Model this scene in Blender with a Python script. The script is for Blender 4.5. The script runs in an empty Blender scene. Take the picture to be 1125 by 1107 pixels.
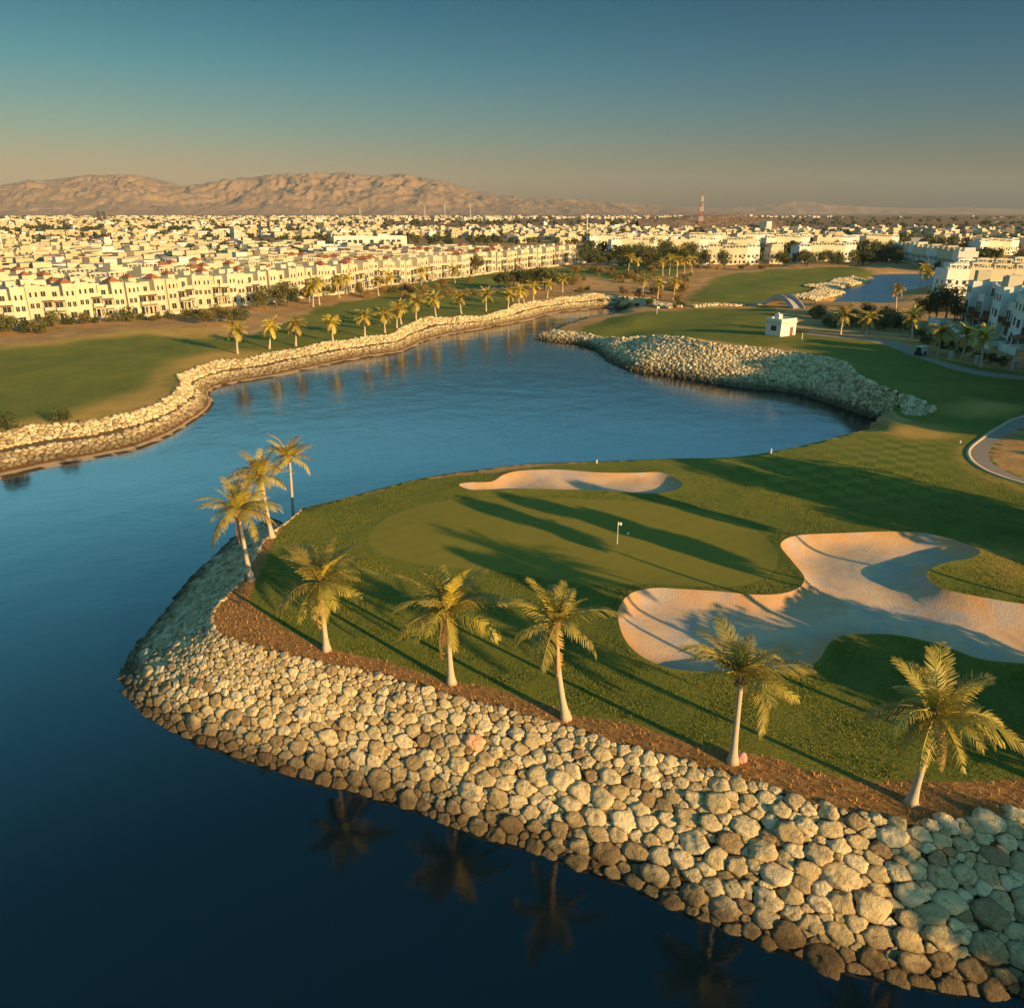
import bpy, bmesh, math, random
import numpy as np
from mathutils import Vector, Matrix, noise
from mathutils.geometry import delaunay_2d_cdt

random.seed(7)
RNG = np.random.default_rng(7)
S = bpy.context.scene
COL = S.collection
rad = math.radians

# ------------------------------------------------------------------ camera, light, exposure
CAM_H = 30.0
FPX = 850.0
IW, IH = 1125.0, 1107.0
PITCH = math.atan((553.5 - 233.0) / FPX)
cam = bpy.data.cameras.new('camera')
cam.sensor_fit = 'HORIZONTAL'
cam.angle = 2 * math.atan(IW / 2 / FPX)
cam.clip_start = 0.5
cam.clip_end = 60000
cam_o = bpy.data.objects.new('camera', cam)
cam_o.location = (0, 0, CAM_H)
cam_o.rotation_euler = (math.pi / 2 - PITCH, 0, 0)
COL.objects.link(cam_o)
S.camera = cam_o

SUN_EL, SUN_AZ = rad(13.0), rad(133.3)          # azimuth clockwise from +Y
SUN_DIR = Vector((math.sin(SUN_AZ) * math.cos(SUN_EL), math.cos(SUN_AZ) * math.cos(SUN_EL), math.sin(SUN_EL)))
sun = bpy.data.lights.new('sun', 'SUN')
sun.energy = 5.0
sun.angle = rad(0.5)
sun.color = (1.0, 0.63, 0.25)
sun_o = bpy.data.objects.new('sun', sun)
sun_o.rotation_euler = SUN_DIR.to_track_quat('Z', 'Y').to_euler()
COL.objects.link(sun_o)

world = bpy.data.worlds.new('World')
S.world = world
world.use_nodes = True
wn, wl = world.node_tree.nodes, world.node_tree.links
bg = wn['Background']
sky = wn.new('ShaderNodeTexSky')
sky.sky_type = 'NISHITA'
sky.sun_disc = False
sky.sun_elevation = SUN_EL
sky.sun_rotation = SUN_AZ
wtc = wn.new('ShaderNodeTexCoord')
wsep = wn.new('ShaderNodeSeparateXYZ')
wl.new(wtc.outputs['Generated'], wsep.inputs[0])
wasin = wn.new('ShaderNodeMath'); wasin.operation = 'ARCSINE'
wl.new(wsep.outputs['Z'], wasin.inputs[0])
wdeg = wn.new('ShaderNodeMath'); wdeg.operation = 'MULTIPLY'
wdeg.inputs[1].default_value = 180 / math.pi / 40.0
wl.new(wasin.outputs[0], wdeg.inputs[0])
wramp = wn.new('ShaderNodeValToRGB')                 # sky tint, bright band above the frame added to light the lake, by elevation (0..40 deg)
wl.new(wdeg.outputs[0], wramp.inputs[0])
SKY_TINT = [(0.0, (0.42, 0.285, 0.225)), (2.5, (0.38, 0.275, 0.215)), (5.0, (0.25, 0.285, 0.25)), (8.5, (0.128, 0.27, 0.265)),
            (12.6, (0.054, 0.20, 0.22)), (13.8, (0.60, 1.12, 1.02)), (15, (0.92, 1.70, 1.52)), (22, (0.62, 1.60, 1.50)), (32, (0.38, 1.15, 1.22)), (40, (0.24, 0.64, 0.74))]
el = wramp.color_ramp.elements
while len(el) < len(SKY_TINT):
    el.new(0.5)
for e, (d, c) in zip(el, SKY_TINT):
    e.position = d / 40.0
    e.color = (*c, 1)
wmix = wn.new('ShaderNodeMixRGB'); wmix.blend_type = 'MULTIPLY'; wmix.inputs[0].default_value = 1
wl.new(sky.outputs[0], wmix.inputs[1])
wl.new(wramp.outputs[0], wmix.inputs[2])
wside = wn.new('ShaderNodeMapRange')                  # the clear air is bluer and darker towards the right of the hills
wl.new(wsep.outputs['X'], wside.inputs[0])
wside.inputs[1].default_value = -0.45; wside.inputs[2].default_value = 0.55
wcol = wn.new('ShaderNodeMixRGB')
wl.new(wside.outputs[0], wcol.inputs[0])
wcol.inputs[1].default_value = (1, 1, 1, 1); wcol.inputs[2].default_value = (.58, .76, 1.0, 1)
wmx2 = wn.new('ShaderNodeMixRGB'); wmx2.blend_type = 'MULTIPLY'; wmx2.inputs[0].default_value = 1
wl.new(wmix.outputs[0], wmx2.inputs[1]); wl.new(wcol.outputs[0], wmx2.inputs[2])
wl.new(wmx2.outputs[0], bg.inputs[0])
bg.inputs[1].default_value = 0.1

S.view_settings.view_transform = 'Standard'
S.view_settings.look = 'None'
S.view_settings.exposure = 1.0
S.view_settings.gamma = 1.0
S.render.engine = 'CYCLES'
S.cycles.use_denoising = True
S.cycles.max_bounces = 6
S.cycles.volume_bounces = 0
S.cycles.transparent_max_bounces = 8

# ------------------------------------------------------------------ picture geometry -> world
_cp, _sp = math.cos(PITCH), math.sin(PITCH)


def at(px, py, z=0.0):
    """the point at height z that the photograph shows at (px, py)"""
    u, v = (px - IW / 2) / FPX, -(py - IH / 2) / FPX
    d = (u, _cp + v * _sp, -_sp + v * _cp)
    k = (z - CAM_H) / d[2]
    return (d[0] * k, d[1] * k)


def at_depth(px, py, y):
    u, v = (px - IW / 2) / FPX, -(py - IH / 2) / FPX
    d = (u, _cp + v * _sp, -_sp + v * _cp)
    k = y / d[1]
    return (d[0] * k, y, CAM_H + d[2] * k)


def poly(pts, z=0.0):
    return np.array([at(x, y, z) for x, y in pts])


def smooth(P, step, closed=False):
    """Catmull-Rom through P, resampled"""
    P = np.asarray(P, float)
    n = len(P)
    out = []
    segs = n if closed else n - 1
    for i in range(segs):
        if closed:
            a, b, c, d = P[(i - 1) % n], P[i], P[(i + 1) % n], P[(i + 2) % n]
        else:
            a, b, c, d = P[max(i - 1, 0)], P[i], P[i + 1], P[min(i + 2, n - 1)]
        L = np.linalg.norm(c - b)
        st = step if not callable(step) else step(b)
        k = max(1, int(math.ceil(L / st)))
        # centripetal-ish: limit tangents
        t1, t2 = (c - a) * .5, (d - b) * .5
        for t in (t1, t2):
            l = np.linalg.norm(t)
            if l > L:
                t *= L / l
        for j in range(k):
            s = j / k
            h1, h2, h3, h4 = 2*s**3-3*s**2+1, s**3-2*s**2+s, -2*s**3+3*s**2, s**3-s**2
            out.append(h1*b + h2*t1 + h3*c + h4*t2)
    if not closed:
        out.append(P[-1])
    return np.array(out)


def seg_dist(Q, P, closed):
    Q = np.asarray(Q, float)
    A = P if closed else P[:-1]
    B = np.roll(P, -1, 0) if closed else P[1:]
    best = np.full(len(Q), 1e18)
    for a, b in zip(A, B):
        ab = b - a
        t = np.clip(((Q - a) @ ab) / max(ab @ ab, 1e-12), 0, 1)
        d = Q - a - t[:, None] * ab
        best = np.minimum(best, (d * d).sum(1))
    return np.sqrt(best)


def inside(Q, P):
    Q = np.asarray(Q, float)
    r = np.zeros(len(Q), bool)
    x, y = Q[:, 0], Q[:, 1]
    j = len(P) - 1
    for i in range(len(P)):
        xi, yi, xj, yj = P[i][0], P[i][1], P[j][0], P[j][1]
        if yi != yj:
            c = ((yi > y) != (yj > y)) & (x < (xj - xi) * (y - yi) / (yj - yi) + xi)
            r ^= c
        j = i
    return r


def sdist(Q, P):
    d = seg_dist(Q, P, True)
    return np.where(inside(Q, P), d, -d)


# ------------------------------------------------------------------ custom properties
def tag(o, label=None, cat=None, group=None, kind=None):
    if label: o['label'] = label
    if cat: o['category'] = cat
    if group: o['group'] = group
    if kind: o['kind'] = kind
    return o


def empty(name, loc=(0, 0, 0), rz=0.0):
    o = bpy.data.objects.new(name, None)
    o.empty_display_size = 0.5
    o.location = loc
    o.rotation_euler = (0, 0, rz)
    COL.objects.link(o)
    return o


def link_mesh(name, me, parent=None, loc=(0, 0, 0)):
    o = bpy.data.objects.new(name, me)
    o.location = loc
    COL.objects.link(o)
    if parent is not None:
        o.parent = parent
    return o


def copy_tree(o, parent=None):
    c = o.copy()
    COL.objects.link(c)
    if parent is not None:
        c.parent = parent
    for ch in list(o.children):
        copy_tree(ch, c)
    return c


ORD = ['first', 'second', 'third', 'fourth', 'fifth', 'sixth', 'seventh', 'eighth', 'ninth', 'tenth', 'eleventh', 'twelfth']


def nth(i):
    if i < 12:
        return ORD[i]
    n = i + 1
    suf = 'th' if 10 <= n % 100 <= 20 else {1: 'st', 2: 'nd', 3: 'rd'}.get(n % 10, 'th')
    return '%d%s' % (n, suf)


# ------------------------------------------------------------------ mesh builder
class MB:
    def __init__(self):
        self.v, self.f, self.m = [], [], []

    def face(self, idx, m=0):
        self.f.append(idx); self.m.append(m)

    def quad(self, a, b, c, d, m=0):
        k = len(self.v)
        self.v += [a, b, c, d]
        self.face((k, k+1, k+2, k+3), m)

    def box(self, x0, y0, z0, x1, y1, z1, m=0, mtop=None, skip=''):
        k = len(self.v)
        self.v += [(x0,y0,z0),(x1,y0,z0),(x1,y1,z0),(x0,y1,z0),(x0,y0,z1),(x1,y0,z1),(x1,y1,z1),(x0,y1,z1)]
        for nm, q in (('b',(0,3,2,1)),('t',(4,5,6,7)),('s',(0,1,5,4)),('e',(1,2,6,5)),('n',(2,3,7,6)),('w',(3,0,4,7))):
            if nm in skip: continue
            self.face(tuple(k+i for i in q), mtop if (nm == 't' and mtop is not None) else m)
        return self

    def tube(self, pts, radii, n=8, m=0, cap=True):
        pts = [Vector(p) for p in pts]
        k0 = len(self.v)
        for i, p in enumerate(pts):
            d = (pts[min(i+1, len(pts)-1)] - pts[max(i-1, 0)]).normalized()
            a = d.orthogonal().normalized() if abs(d.z) < .9 else Vector((1, 0, 0))
            a = (a - d * a.dot(d)).normalized()
            b = d.cross(a)
            for j in range(n):
                t = 2 * math.pi * j / n
                self.v.append(tuple(p + (a * math.cos(t) + b * math.sin(t)) * radii[i]))
        for i in range(len(pts) - 1):
            for j in range(n):
                a0 = k0 + i*n + j; a1 = k0 + i*n + (j+1) % n
                self.face((a0, a1, a1 + n, a0 + n), m)
        if cap:
            self.face(tuple(k0 + j for j in reversed(range(n))), m)
            self.face(tuple(k0 + (len(pts)-1)*n + j for j in range(n)), m)
        return self

    def mesh(self, name, mats, smooth_shade=False):
        me = bpy.data.meshes.new(name)
        me.from_pydata(self.v, [], self.f)
        for mt in (mats if isinstance(mats, (list, tuple)) else [mats]):
            me.materials.append(mt)
        me.polygons.foreach_set('material_index', self.m)
        if smooth_shade:
            me.polygons.foreach_set('use_smooth', [True] * len(self.f))
        me.update()
        return me

    def build(self, name, mats, parent=None, loc=(0, 0, 0), smooth_shade=False):
        return link_mesh(name, self.mesh(name, mats, smooth_shade), parent, loc)


def np_mesh(name, V, F, mats, smooth_shade=False, attrs=None):
    """V (n,3), F (m,k) arrays"""
    me = bpy.data.meshes.new(name)
    V = np.asarray(V, np.float32); F = np.asarray(F, np.int32)
    k = F.shape[1]
    me.vertices.add(len(V)); me.vertices.foreach_set('co', V.ravel())
    me.loops.add(F.size); me.loops.foreach_set('vertex_index', F.ravel())
    me.polygons.add(len(F))
    me.polygons.foreach_set('loop_start', np.arange(len(F), dtype=np.int32) * k)
    me.polygons.foreach_set('loop_total', np.full(len(F), k, np.int32))
    for mt in (mats if isinstance(mats, (list, tuple)) else [mats]):
        me.materials.append(mt)
    if smooth_shade:
        me.polygons.foreach_set('use_smooth', np.ones(len(F), bool))
    for nm, arr in (attrs or {}).items():
        a = me.attributes.new(nm, 'FLOAT', 'POINT')
        a.data.foreach_set('value', np.asarray(arr, np.float32))
    me.update(calc_edges=True)
    me.validate()
    return me


# ------------------------------------------------------------------ materials
class NT:
    def __init__(self, name):
        self.m = bpy.data.materials.new(name)
        self.m.use_nodes = True
        self.t = self.m.node_tree
        self.b = self.t.nodes['Principled BSDF']
        self.out = self.t.nodes['Material Output']

    def n(self, typ, **kw):
        nd = self.t.nodes.new(typ)
        for k, v in kw.items():
            setattr(nd, k, v)
        return nd

    def put(self, sock, v):
        if hasattr(v, 'is_output') or isinstance(v, bpy.types.NodeSocket):
            self.t.links.new(v, sock)
        elif isinstance(v, (tuple, list)) and len(v) == 3 and sock.type == 'RGBA':
            sock.default_value = (*v, 1)
        else:
            sock.default_value = v

    def noise(self, scale, detail=4, rough=.55, vec=None, dist=0.0):
        nd = self.n('ShaderNodeTexNoise')
        self.put(nd.inputs['Scale'], scale); self.put(nd.inputs['Detail'], detail); self.put(nd.inputs['Roughness'], rough)
        self.put(nd.inputs['Distortion'], dist)
        if vec is not None: self.put(nd.inputs['Vector'], vec)
        return nd.outputs[0]

    def pos(self, sx=1, sy=1, sz=1, rz=0):
        g = self.n('ShaderNodeNewGeometry')
        mp = self.n('ShaderNodeMapping')
        mp.inputs['Scale'].default_value = (sx, sy, sz)
        mp.inputs['Rotation'].default_value = (0, 0, rz)
        self.t.links.new(g.outputs['Position'], mp.inputs['Vector'])
        return mp.outputs[0]

    def objco(self):
        return self.n('ShaderNodeTexCoord').outputs['Object']

    def attr(self, name):
        return self.n('ShaderNodeAttribute', attribute_name=name).outputs['Fac']

    def ramp(self, fac, stops, interp='LINEAR'):
        r = self.n('ShaderNodeValToRGB')
        r.color_ramp.interpolation = interp
        e = r.color_ramp.elements
        while len(e) < len(stops): e.new(.5)
        for x, (p, c) in zip(e, stops):
            x.position = p
            x.color = (*c, 1) if isinstance(c, (tuple, list)) else (c, c, c, 1)
        self.put(r.inputs[0], fac)
        return r.outputs[0]

    def mix(self, fac, a, b, mode='MIX'):
        m = self.n('ShaderNodeMixRGB', blend_type=mode)
        self.put(m.inputs[0], fac); self.put(m.inputs[1], a); self.put(m.inputs[2], b)
        return m.outputs[0]

    def math(self, op, a, b=0.0, c=None, clamp=False):
        m = self.n('ShaderNodeMath', operation=op, use_clamp=clamp)
        self.put(m.inputs[0], a); self.put(m.inputs[1], b)
        if c is not None: self.put(m.inputs[2], c)
        return m.outputs[0]

    def bump(self, h, strength=.5, dist=.1, normal=None):
        b = self.n('ShaderNodeBump')
        b.inputs['Strength'].default_value = strength
        b.inputs['Distance'].default_value = dist
        self.put(b.inputs['Height'], h)
        if normal is not None: self.put(b.inputs['Normal'], normal)
        return b.outputs[0]

    def done(self, color=None, rough=.8, spec=.3, normal=None, metal=0):
        if color is not None: self.put(self.b.inputs['Base Color'], color)
        self.put(self.b.inputs['Roughness'], rough)
        self.put(self.b.inputs['Specular IOR Level'], spec)
        self.put(self.b.inputs['Metallic'], metal)
        if normal is not None: self.put(self.b.inputs['Normal'], normal)
        return self.m


def flat_mat(name, col, rough=.7, var=.12, scale=3, spec=.3, metal=0):
    t = NT(name)
    c = t.mix(t.noise(scale, 3, .6, t.pos()), tuple(x * (1 - var) for x in col), tuple(min(1, x * (1 + var)) for x in col))
    return t.done(c, rough, spec, metal=metal)


def grass_color(t, lush_mix=None):
    """short watered grass: clumps of yellow-green and deeper green"""
    p = t.pos()
    n1 = t.noise(.09, 4, .6, p)
    n2 = t.noise(1.1, 5, .65, p)
    n3 = t.noise(9, 3, .7, p)
    c = t.ramp(n1, [(.3, (.075, .110, .018)), (.52, (.145, .150, .022)), (.72, (.26, .21, .03))])
    c = t.mix(t.ramp(t.noise(.35, 5, .7, p, .6), [(.45, 0.0), (.7, .6)]), c, (.24, .19, .028))
    c = t.mix(t.math('MULTIPLY', n2, .7), c, (.05, .085, .016))
    c = t.mix(t.math('MULTIPLY', n3, .45), c, (.25, .22, .03))
    return c, n2, n3


def make_ground_mat():
    t = NT('ground')
    gr, n2, n3 = grass_color(t)
    p = t.pos()
    dryn = t.noise(.22, 5, .65, p)
    dry = t.mix(t.noise(2.5, 4, .7, p), (.40, .23, .045), (.52, .32, .08))
    mow = t.attr('mow')
    # diamond mowing pattern
    ck = t.n('ShaderNodeTexChecker'); ck.inputs['Scale'].default_value = .46
    t.put(ck.inputs['Vector'], t.pos(1, 1, 0, .5)); ck.inputs[1].default_value = (1, 1, 1, 1); ck.inputs[2].default_value = (0, 0, 0, 1)
    mo = t.mix(ck.outputs[0], (.085, .125, .018), (.26, .235, .03))
    gr = t.mix(t.math('MULTIPLY', t.math('MULTIPLY', mow, .42), t.ramp(t.noise(.12, 3, .6, p), [(.3, .6), (.65, 1.25)])), gr, mo)
    d = t.math('ADD', t.attr('dry'), t.math('MULTIPLY', t.math('SUBTRACT', dryn, .5), t.math('MULTIPLY', t.attr('dry'), 1.6)), clamp=True)  # mask holds dry grass and painted sunlit patches
    lawn = t.mix(d, gr, dry)
    # bare desert ground
    s1, s2, s3 = t.noise(.012, 6, .65, p), t.noise(.15, 5, .65, p), t.noise(1.5, 4, .6, p)
    so = t.ramp(s1, [(.3, (.36, .175, .05)), (.5, (.56, .30, .10)), (.62, (.40, .22, .07)), (.75, (.62, .38, .15))])
    so = t.mix(t.ramp(s2, [(.35, 0.0), (.7, .8)]), so, (.19, .115, .04))
    so = t.mix(t.ramp(s3, [(.45, 0.0), (.8, .5)]), so, (.58, .37, .17))
    so = t.mix(t.math('MULTIPLY', t.attr('plain'), .8), so, t.ramp(t.noise(.004, 6, .7, p), [(.35, (.09, .06, .025)), (.55, (.18, .105, .045)), (.7, (.32, .17, .07))]))
    g = t.math('ADD', t.attr('grass'), t.math('MULTIPLY', t.math('SUBTRACT', t.noise(.3, 5, .7, p), .5), .9))
    g = t.ramp(g, [(.40, 0.0), (.62, 1.0)])
    c = t.mix(g, so, lawn)
    h = t.math('ADD', t.math('MULTIPLY', t.noise(5, 5, .75, p), .8), t.math('MULTIPLY', t.noise(1.0, 5, .65, p), .9))
    return t.done(c, .95, .1, t.bump(h, .7, .22))


def make_green_mat():
    t = NT('putting_green')
    p = t.pos()
    w = t.n('ShaderNodeTexWave', wave_type='BANDS'); w.inputs['Scale'].default_value = .16; w.inputs['Distortion'].default_value = .3
    t.put(w.inputs['Vector'], t.pos(1, 1, 0, .9))
    c = t.mix(t.noise(.25, 5, .65, p), (.160, .145, .024), (.25, .20, .030))
    c = t.mix(t.math('MULTIPLY', w.outputs[0], .25), c, (.25, .205, .028))
    c = t.mix(t.math('MULTIPLY', t.noise(6, 4, .7, p), .35), c, (.12, .11, .012))
    h = t.math('ADD', t.math('MULTIPLY', t.noise(9, 3, .7, p), .35), t.noise(.6, 3, .5, p))
    return t.done(c, .95, .1, t.bump(h, .4, .08))


def make_sand_mat():
    t = NT('bunker_sand')
    p = t.pos()
    c = t.ramp(t.noise(.16, 5, .6, p, .6), [(.3, (.55, .35, .19)), (.5, (.64, .46, .29)), (.7, (.50, .30, .15))])
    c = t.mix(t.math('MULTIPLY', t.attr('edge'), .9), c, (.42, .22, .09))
    c = t.mix(t.ramp(t.noise(1.4, 5, .7, p), [(.5, 0.0), (.8, .4)]), c, (.50, .33, .20))
    w = t.n('ShaderNodeTexWave', wave_type='BANDS'); w.inputs['Scale'].default_value = 2.2; w.inputs['Distortion'].default_value = 3.5
    w.inputs['Detail'].default_value = 2; t.put(w.inputs['Vector'], t.pos(1, 1, 0, .4))
    c = t.mix(t.ramp(t.noise(.28, 4, .6, t.pos(1, 1, 1, 1), .8), [(.48, 0.0), (.64, .7)]), c, (.36, .32, .29))  # cool grey patches paint shade into the sand colour
    h = t.math('ADD', t.math('MULTIPLY', w.outputs[0], .07), t.math('ADD', t.noise(5, 5, .75, p), t.math('MULTIPLY', t.noise(.7, 4, .6, p), 1.2)))
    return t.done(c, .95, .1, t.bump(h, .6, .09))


def make_mulch_mat():
    t = NT('dry_mulch')
    p = t.pos()
    c = t.ramp(t.noise(3.5, 6, .75, p, .5), [(.28, (.13, .06, .02)), (.5, (.33, .165, .055)), (.72, (.55, .30, .11))])
    c = t.mix(t.ramp(t.noise(.5, 4, .6, p), [(.45, 0.0), (.8, .7)]), c, (.17, .12, .03))
    h = t.math('ADD', t.noise(5, 6, .8, p, .6), t.math('MULTIPLY', t.noise(1.1, 4, .6, p), 1.2))
    return t.done(c, .95, .05, t.bump(h, .8, .25))


def make_bank_mat():
    t = NT('bank_earth')
    p = t.pos()
    b = t.math('ADD', t.attr('bank'), t.math('MULTIPLY', t.math('SUBTRACT', t.noise(.6, 5, .7, p), .5), .10))
    earth = t.mix(t.noise(1.2, 5, .7, p), (.03, .02, .011), (.08, .053, .03))
    left = t.ramp(b, [(.0, (.42, .28, .15)), (.13, (.46, .31, .17)), (.19, (.15, .075, .03)), (.34, (.17, .09, .04)), (.45, (.12, .08, .04)), (1, (.13, .09, .05))])
    c = t.mix(t.attr('beach'), earth, left)
    return t.done(c, .95, .1, t.bump(t.noise(2.5, 6, .75, p), .9, .3))


def make_rock_mat():
    t = NT('riprap_stone')
    p = t.pos()
    tone = t.attr('tone')
    c = t.ramp(tone, [(0, (.28, .19, .09)), (.2, (.50, .37, .18)), (.6, (.66, .51, .27)), (.85, (.76, .61, .36)), (.97, (.70, .55, .31)), (1, (.80, .44, .22))])
    c = t.mix(t.ramp(t.noise(1.6, 6, .72, p, .5), [(.53, 0.0), (.66, .85)]), c, (.27, .165, .065))
    c = t.mix(t.ramp(t.noise(5, 5, .7, p), [(.5, 0.0), (.8, .5)]), c, (.78, .63, .38))
    # algae and wet staining near the waterline
    g = t.n('ShaderNodeNewGeometry'); sx = t.n('ShaderNodeSeparateXYZ'); t.put(sx.inputs[0], g.outputs['Position'])
    z = t.math('ADD', sx.outputs['Z'], t.math('MULTIPLY', t.noise(.9, 4, .6, p), 1.1))
    mr = t.n('ShaderNodeMapRange'); t.put(mr.inputs[0], z)
    mr.inputs[1].default_value = -4.0; mr.inputs[2].default_value = -2.5; mr.inputs[3].default_value = 1; mr.inputs[4].default_value = 0
    c = t.mix(t.math('MULTIPLY', mr.outputs[0], .86), c, (.06, .036, .016))
    h = t.math('ADD', t.math('MULTIPLY', t.noise(2.2, 6, .72, p, .3), 1.0), t.math('MULTIPLY', t.noise(9, 4, .7, p), .3))
    return t.done(c, .88, .25, t.bump(h, 1.0, .34))


def make_water_mat(name='lake_water', rough=.03, bump=.10):
    t = NT(name)
    p1, p2 = t.pos(1, 1.6, 1, .3), t.pos(1, 1, 1, -.5)
    h = t.math('ADD', t.math('MULTIPLY', t.noise(1.1, 4, .6, p1), .5), t.math('MULTIPLY', t.noise(.18, 3, .5, p2), 1.4))
    # the open middle of the lake is ruffled by the breeze, the near corner lies in the lee of the bank
    g = t.n('ShaderNodeNewGeometry'); sx = t.n('ShaderNodeSeparateXYZ'); t.put(sx.inputs[0], g.outputs['Position'])
    mr = t.n('ShaderNodeMapRange'); t.put(mr.inputs[0], sx.outputs['Y'])
    mr.inputs[1].default_value = 45; mr.inputs[2].default_value = 135; mr.inputs[3].default_value = .45; mr.inputs[4].default_value = 2.1
    h = t.math('MULTIPLY', h, t.math('MULTIPLY', mr.outputs[0], t.math('ADD', .55, t.noise(.03, 4, .6, t.pos(1, 2.2, 1, .4)))))
    c = t.mix(t.noise(.02, 4, .6, p2), (.0008, .007, .011), (.0016, .012, .018))
    t.b.inputs['IOR'].default_value = 1.55
    return t.done(c, rough, .5, t.bump(h, bump, .25))


M = {}
M['ground'] = make_ground_mat()
M['green'] = make_green_mat()
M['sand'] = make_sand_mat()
M['mulch'] = make_mulch_mat()
M['bank'] = make_bank_mat()
M['rock'] = make_rock_mat()
M['water'] = make_water_mat()
M['pond'] = make_water_mat('pond_water', .30, .5)
M['mud'] = flat_mat('lake_mud', (.08, .06, .04), .9)
M['path'] = flat_mat('path_concrete', (.27, .205, .145), .9, .18, .8)
M['kerb'] = flat_mat('path_kerb', (.46, .35, .22), .9, .1, 2)

# ------------------------------------------------------------------ outlines traced on the ground
ZW = -5.0            # lake level; the camera is 30 m above the peninsula lawn

left_water_px = [(0,526),(40,517),(80,509),(115,502),(149,495),(187,479),(213,463),(229,452),(235,442),(231,432),(240,426),(256,422),(300,415),(350,404),(408,392),(440,388),(458,380),(467,375),(501,367),(547,358),(587,351),(613,344),(653,339.5),(680,337.5)]
left_top_px = [(0,478),(37,469),(77,466),(101,461),(131,458),(160,450),(178,442),(192,434),(200,424),(197,414),(211,406),(235,398),(267,393),(300,386.5),(320,383.5),(368,376.5),(408,371),(429,367),(445,359.5),(467,352.5),(509,349),(547,343.5),(580,333.5),(621,328.5),(661,326),(680,326.5)]
mid_water_px = [(587,372),(605,375),(627,377),(650,382),(660,388),(668,396),(693,407),(720,411),(747,415),(787,422),(827,427),(852,429),(878,433),(902,440),(926,448),(958,459),(977,464)]
mid_top_px = [(606,362),(618,364),(635,365),(660,370),(680,373),(700,369),(716,367),(727,369),(757,373),(787,378),(827,381),(857,384),(882,388),(900,392),(920,397),(934,404),(945,414),(962,424),(985,432),(1008,438),(1026,446),(1016,454),(996,461)]
lip_px = [(964,467),(940,474),(918,480),(878,493),(850,498),(825,501),(787,505),(731,506),(667,507),(610,510),(560,513),(500,520),(450,530),(400,541),(360,552.5),(328,560)]
near_water_px = [(301,571),(280,580),(259,590),(245,603),(228,619),(211,634),(179,677),(151,709),(138,730),(135,745),(143,766),(165,786),(189,801),(212,811),(235,820),(275,835),(315,848),(355,858),(400,871),(444,884),(499,907),(525,915),(560,925),(622,946),(655,957),(690,968),(730,988),(776,1010),(840,1036),(916,1060),(1000,1078),(1070,1089),(1125,1092)]
near_top_px = [(316,572),(300,583),(285,600),(272,625),(263,641),(250,655),(238,668),(233,680),(238,696),(268,709),(298,717),(330,725),(360,732),(380,734),(426,744),(450,753),(480,760),(510,768),(548,777),(578,785),(610,793),(651,809),(675,817),(705,826),(743,836),(781,847),(800,855),(838,864),(864,875),(892,885),(925,894),(956,901),(991,907),(1020,908),(1051,904),(1106,896),(1125,892)]
mulch_in_px = [(318,570),(306,584),(296,600),(287,622),(279,645),(274,660),(290,676),(330,700),(371,715),(415,723),(461,736),(494,746),(532,750),(570,763),(610,774),(640,785),(694,793),(748,812),(803,824),(857,834),(886,847),(963,859),(1009,857),(1071,859),(1125,856)]

LW = poly(left_water_px, ZW)
LT = poly(left_top_px, -1.9)
MW = poly(mid_water_px, ZW)
mid_top_z = [-3.3,-3.0,-2.8,-2.6,-1.6,-.6,.2,.7,1.1,1.3,1.3,1.3,1.2,1.1,.9,.7,.5,.3,.1,0,-.3,-.9,-2.0]
MT = np.array([at(x, y, z) for (x, y), z in zip(mid_top_px, mid_top_z)])
LIP = poly(lip_px, -.3)
NW = poly(near_water_px, ZW)
NTp = poly(near_top_px, -.1)
# right of the frame the near bank runs on past the camera
NWx = np.array([(36, 18), (43, 6), (48, -12), (52, -80)])
NTx = np.array([(42, 29), (50, 16), (55, -8), (60, -80)])
LWx = np.array([(-130, 60), (-170, 20), (-190, -80)])
LTx = np.array([(-150, 72), (-185, 25), (-205, -80)])
# the far channel, and the back slope of the green
tip = [(690,338.5),(691,341)]
back_px = [(685,342.5),(665,345.5),(648,348.5),(630,353),(613,359),(598,365.5)]
BK = np.array([at(x, y, z) for (x, y), z in zip(back_px, [-1.0, -1.5, -2.0, -2.5, -3.0, -3.4])])
off = np.array([4.5]*12 + [4.2, 3.6, 2.6, 1.2])
LIPW = LIP + np.stack([off * .22, off * .97], 1)
BKW = BK + np.array([[0.0, 5.0]]) * np.linspace(.6, 1, len(BK))[:, None]
TIPW = poly(tip, ZW)

nw_s = smooth(np.vstack([LIPW[-1:], NW, NWx]), .8)
nt_s = smooth(np.vstack([LIP[-1:] + np.array([[.3, -.6]]), NTp, NTx]), .8)
lw_s = smooth(np.vstack([LWx[::-1], LW]), 2.2)
lt_s = smooth(np.vstack([LTx[::-1], LT]), 2.2)
mw_s = smooth(MW, 1.6)
mt_s = smooth(MT, 1.6)
lipw_s = smooth(LIPW, 1.6)
lip_s = smooth(LIP, 1.6)
bkw_s = smooth(BKW, 3)
bk_s = smooth(BK, 3)

LAKE = np.vstack([lw_s, TIPW, bkw_s, mw_s, lipw_s, nw_s[1:]])
ZP = -1.3
far_px = [(908,334),(932,327.5),(926,321.5),(950,314.5),(963,307),(962,302.5),(990,301),(1036,302),(1046,306),(1024,311),(1012,315),(985,321),(980,331),(948,333.5)]
LAKE2 = smooth(poly(far_px, ZP), 6, True)
BANKS = [  # (name, water line, top line)
    ('near', nw_s, nt_s), ('left', lw_s, lt_s), ('mid', mw_s, mt_s), ('lip', lipw_s, lip_s), ('back', bkw_s, bk_s)]
BPOLY = {n: np.vstack([w, tp[::-1]]) for n, w, tp in BANKS}

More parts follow.
